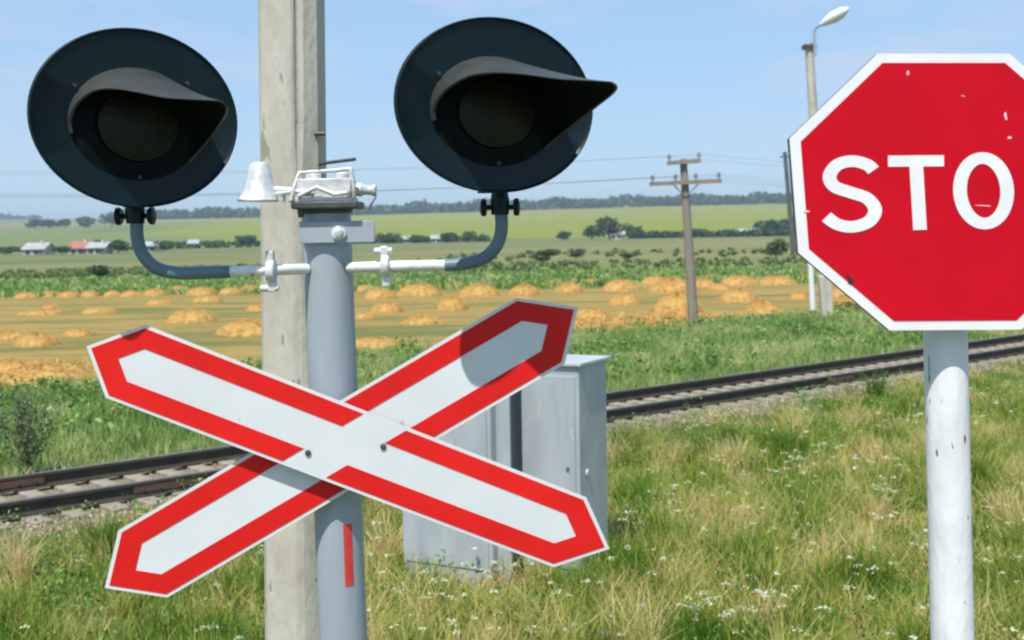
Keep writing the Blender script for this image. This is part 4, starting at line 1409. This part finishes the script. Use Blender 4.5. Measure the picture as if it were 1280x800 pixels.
# index pairs of long edges: 1-2 and 4-5
blade_specs = [('front', front, rear, 3.262, 'front blade sloping down to the right'), ('rear', rear, front, 3.300, 'rear blade rising to the right, its upper tip in the shade of the lamp')]
for nm, poly, other, Yb, lab in blade_specs:
    plate = MB()
    plate.prism([unpx(p_, Yb) for p_ in poly], Vector((0, .004, 0)))
    bl = plate.build('crossbuck_blade', M['sign_white'], sig, smooth=False)
    bl['label'] = lab
    # folded edge behind the plate
    inn = inset(poly, 0.6); inn2 = inset(poly, 2.2)
    rim = MB()
    n_ = 6
    for i in range(n_):
        j = (i + 1) % n_
        rim.hexa([unpx(inn[i], Yb + .0045), unpx(inn[j], Yb + .0045), unpx(inn2[j], Yb + .0045), unpx(inn2[i], Yb + .0045),
                  unpx(inn[i], Yb + .016), unpx(inn[j], Yb + .016), unpx(inn2[j], Yb + .016), unpx(inn2[i], Yb + .016)])
    rim.build('folded_edge', M['sign_back'], bl, smooth=False)
    # red band, open where the two blades cross
    Ro = inset(poly, 4.0); Ri = inset(poly, 27.5)
    oin = inset(other, 27.5)
    e1 = (oin[1], oin[2]); e2 = (oin[4], oin[5])
    red = MB()

    def quad(a_, b_, c2_, d2_):
        red.prism([unpx(q, Yb - .0015) for q in (a_, b_, c2_, d2_)], Vector((0, .0012, 0)))

    for i in range(n_):
        j = (i + 1) % n_
        if i in (1, 4):
            # split by the other blade's open strip
            lo, li = (Ro[i], Ro[j]), (Ri[i], Ri[j])
            cuts = []
            for e in (e1, e2):
                cuts.append((isect(lo, e), isect(li, e)))
            cuts.sort(key=lambda c_: math.hypot(c_[0][0] - Ro[i][0], c_[0][1] - Ro[i][1]))
            quad(Ro[i], cuts[0][0], cuts[0][1], Ri[i])
            quad(cuts[1][0], Ro[j], Ri[j], cuts[1][1])
        else:
            quad(Ro[i], Ro[j], Ri[j], Ri[i])
    red.build('red_border', M['sign_red'], bl, smooth=False)
    if nm == 'front':
        for (px, py) in ((385, 566), (479, 558)):
            bt = MB().lathe(at(px, py, Yb - .001), (0, -1, 0), [(0, .0085), (.004, .008), (.006, .004)], 12)
            bt.build('bolt', M['dark_steel'], bl)
        bk_ = MB()
        for (px, py) in ((385, 566), (479, 558)):
            bk_.tube([at(px, py, Yb + .005), at(px, py, Yb + .05)], .007, 8)
        bk_.box(at(427, 562, Yb + .055), (.30, .012, .05))
        bk_.build('mounting_bracket', M['dark_steel'], sig, smooth=False)

# ------------------------------------------------------------------ stop sign
YT = 3.20
q0 = at(1181.5, 412, YT + .115); q1 = at(1190.5, 800, YT + .115)
ds = (q0 - q1).normalized()
sbase = q1 - ds * (q1.z / ds.z)
stop = empty('stop_sign', sbase, 'red octagonal STOP sign on a chipped white post, cut by the right edge', 'stop sign')
MB().tube([sbase - ds * .3, q0 + ds * .62], 0.0585, 36).build('post', M['post_white'], stop)
oc = [(1097, 67), (1262, 67), (1376, 165), (1387, 307), (1277, 412), (1112, 413), (998, 316), (987, 173)]
oc = [(a_ / KX, b_) for a_, b_ in oc]
Ys = YT
pn = MB().prism([unpx(p_, Ys) for p_ in oc], Vector((0, .003, 0)))
panel = pn.build('sign_panel', M['stop_white'], stop, smooth=False)
rim = MB(); i1 = inset(oc, 0.3); i2 = inset(oc, 2.0)
for i in range(8):
    j = (i + 1) % 8
    pf = [unpx(i1[i], Ys + .0035), unpx(i1[j], Ys + .0035), unpx(i2[j], Ys + .0035), unpx(i2[i], Ys + .0035)]
    rim.hexa(pf + [q + Vector((0, .032, 0)) for q in pf])
rim.build('folded_edge', M['sign_back'], panel, smooth=False)
MB().prism([unpx(p_, Ys - .0012) for p_ in inset(oc, 11.5)], Vector((0, .001, 0))).build('red_field', M['stop_red'], panel, smooth=False)
for zz in (150, 330):
    c = at(1184, zz, YT + .03)
    MB().box(c, (.30, .03, .045)).build('back_channel', M['sign_back'], panel, smooth=False)


def stroke(pts, wd, closed=False):
    """ribbon polygon quads along pts (photo-plane units), width wd"""
    pts = [(a_ / KX, b_) for a_, b_ in pts]
    n_ = len(pts); L_, R_ = [], []
    for i in range(n_):
        if closed: p0, p2 = pts[i - 1], pts[(i + 1) % n_]
        else: p0, p2 = pts[max(0, i - 1)], pts[min(n_ - 1, i + 1)]
        v = (p2[0] - p0[0], p2[1] - p0[1]); l = math.hypot(*v)
        nx_, ny_ = -v[1] / l * wd / 2, v[0] / l * wd / 2
        L_.append((pts[i][0] + nx_, pts[i][1] + ny_)); R_.append((pts[i][0] - nx_, pts[i][1] - ny_))
    vs, fs_ = [], []
    for yo in (-.0026, -.0014):
        for a_ in L_ + R_: vs.append(unpx(a_, Ys + yo))
    m_ = n_ if closed else n_ - 1
    for i in range(m_):
        j = (i + 1) % n_
        fs_.append((i, j, j + n_, i + n_))
        fs_.append((i + 2 * n_, j + 2 * n_, j + 3 * n_, i + 3 * n_))
        fs_.append((i, j, j + 2 * n_, i + 2 * n_))
        fs_.append((i + n_, j + n_, j + 3 * n_, i + 3 * n_))
    if not closed:
        fs_.append((0, n_, 3 * n_, 2 * n_)); fs_.append((n_ - 1, 2 * n_ - 1, 4 * n_ - 1, 3 * n_ - 1))
    return vs, fs_


def sm2(pts, n=7):
    v3 = [Vector((a_, b_, 0)) for a_, b_ in pts]
    return [(q.x, q.y) for q in smooth_path(v3, n)]


letters = {
    'S': [(sm2([(1092, 213), (1084, 206), (1066, 201.5), (1047, 206), (1037, 220), (1043, 233), (1063, 240.5), (1084, 248), (1094, 262.5), (1086, 277), (1066, 283.5), (1047, 280.5), (1033, 271)]), 14.5, False)],
    'T': [([(1110, 201.5), (1180, 201)], 14, False), ([(1145, 203), (1150, 287.5)], 14.5, False)],
    'O': [([(1229.5 + 1.5 * math.sin(2 * math.pi * k_ / 48) + 29.5 * math.cos(2 * math.pi * k_ / 48), 238.5 + 41 * math.sin(2 * math.pi * k_ / 48)) for k_ in range(48)], 14.5, True)],
    'P': [([(1291, 194), (1296, 287)], 14.5, False), (sm2([(1291, 201), (1320, 201), (1338, 208), (1344, 221), (1338, 235), (1322, 242), (1292, 243)]), 13.5, False)]}
for ch, strokes in letters.items():
    mb = MB()
    for k_, (pts, wd_, cl_) in enumerate(strokes):
        v, f = stroke(pts, wd_, cl_)
        if k_: v = [q - Vector((0, .0004, 0)) for q in v]
        mb.add(v, f)
    lo = mb.build('letter', M['stop_white'], panel, smooth=False)
    lo['label'] = 'white capital letter %s' % ch
# wear: small chips, scratches and a rusty hole
chips = MB()
for (px, py, w_, h_, rot) in ((1135, 91, 4, 8, 10), (1257, 145, 4, 13, -8), (1262, 172, 6, 5, 0), (1008, 264, 11, 3, 0), (1229, 257, 26, 1.6, 2), (1204, 120, 7, 1.2, 12)):
    pts = []
    for k_ in range(7):
        an = 2 * math.pi * k_ / 7
        rr = random.uniform(.7, 1.1)
        x_, y_ = math.cos(an) * w_ / 2 * rr, math.sin(an) * h_ / 2 * rr
        c_r, s_r = math.cos(R(rot)), math.sin(R(rot))
        pts.append(at(px + x_ * c_r - y_ * s_r, py + x_ * s_r + y_ * c_r, Ys - .0019))
    chips.add(pts, [tuple(range(7))])
chips.build('paint_chip', M['chip'], panel, smooth=False)
hl = MB()
for (px, py, r_) in ((1063, 351, 4.5), (1060, 346, 2.5)):
    hl.add([at(px + math.cos(k_) * r_ * random.uniform(.6, 1.1), py + math.sin(k_) * r_ * random.uniform(.6, 1.1), Ys - .002) for k_ in np.linspace(0, 5.6, 8)], [tuple(range(8))])
hl.build('rusty_spot', M['chip_dark'], panel, smooth=False)
pc = MB()
for (py, side, w_, h_) in ((455, -1, 3, 30), (470, -1, 4, 14), (610, 1, 5, 22), (705, 1, 3, 10), (795, 0, 4, 8), (578, 1, 2, 30), (500, -1, 2, 12), (745, 0.3, 2, 5)):
    t = (py - 412) / 388
    cxp = 1181.5 + 9 * t
    xo = side * 0.93 * 0.0585; 
    for q in range(1):
        vs = []
        for k_ in range(8):
            an = 2 * math.pi * k_ / 8
            ph_ = math.asin(max(-.99, min(.99, side * .93))) + math.cos(an) * w_ * .012 * random.uniform(.6, 1.2)
            zz = math.sin(an) * h_ / 2 * (YT / FPX) * random.uniform(.6, 1.2)
            c = at(cxp, py, YT + .115)
            vs.append(c + Vector((math.sin(ph_) * .0592, -math.cos(ph_) * .0592, zz)))
        pc.add(vs, [tuple(range(8))])
pc.build('rust_chip', M['rust'], stop, smooth=False)
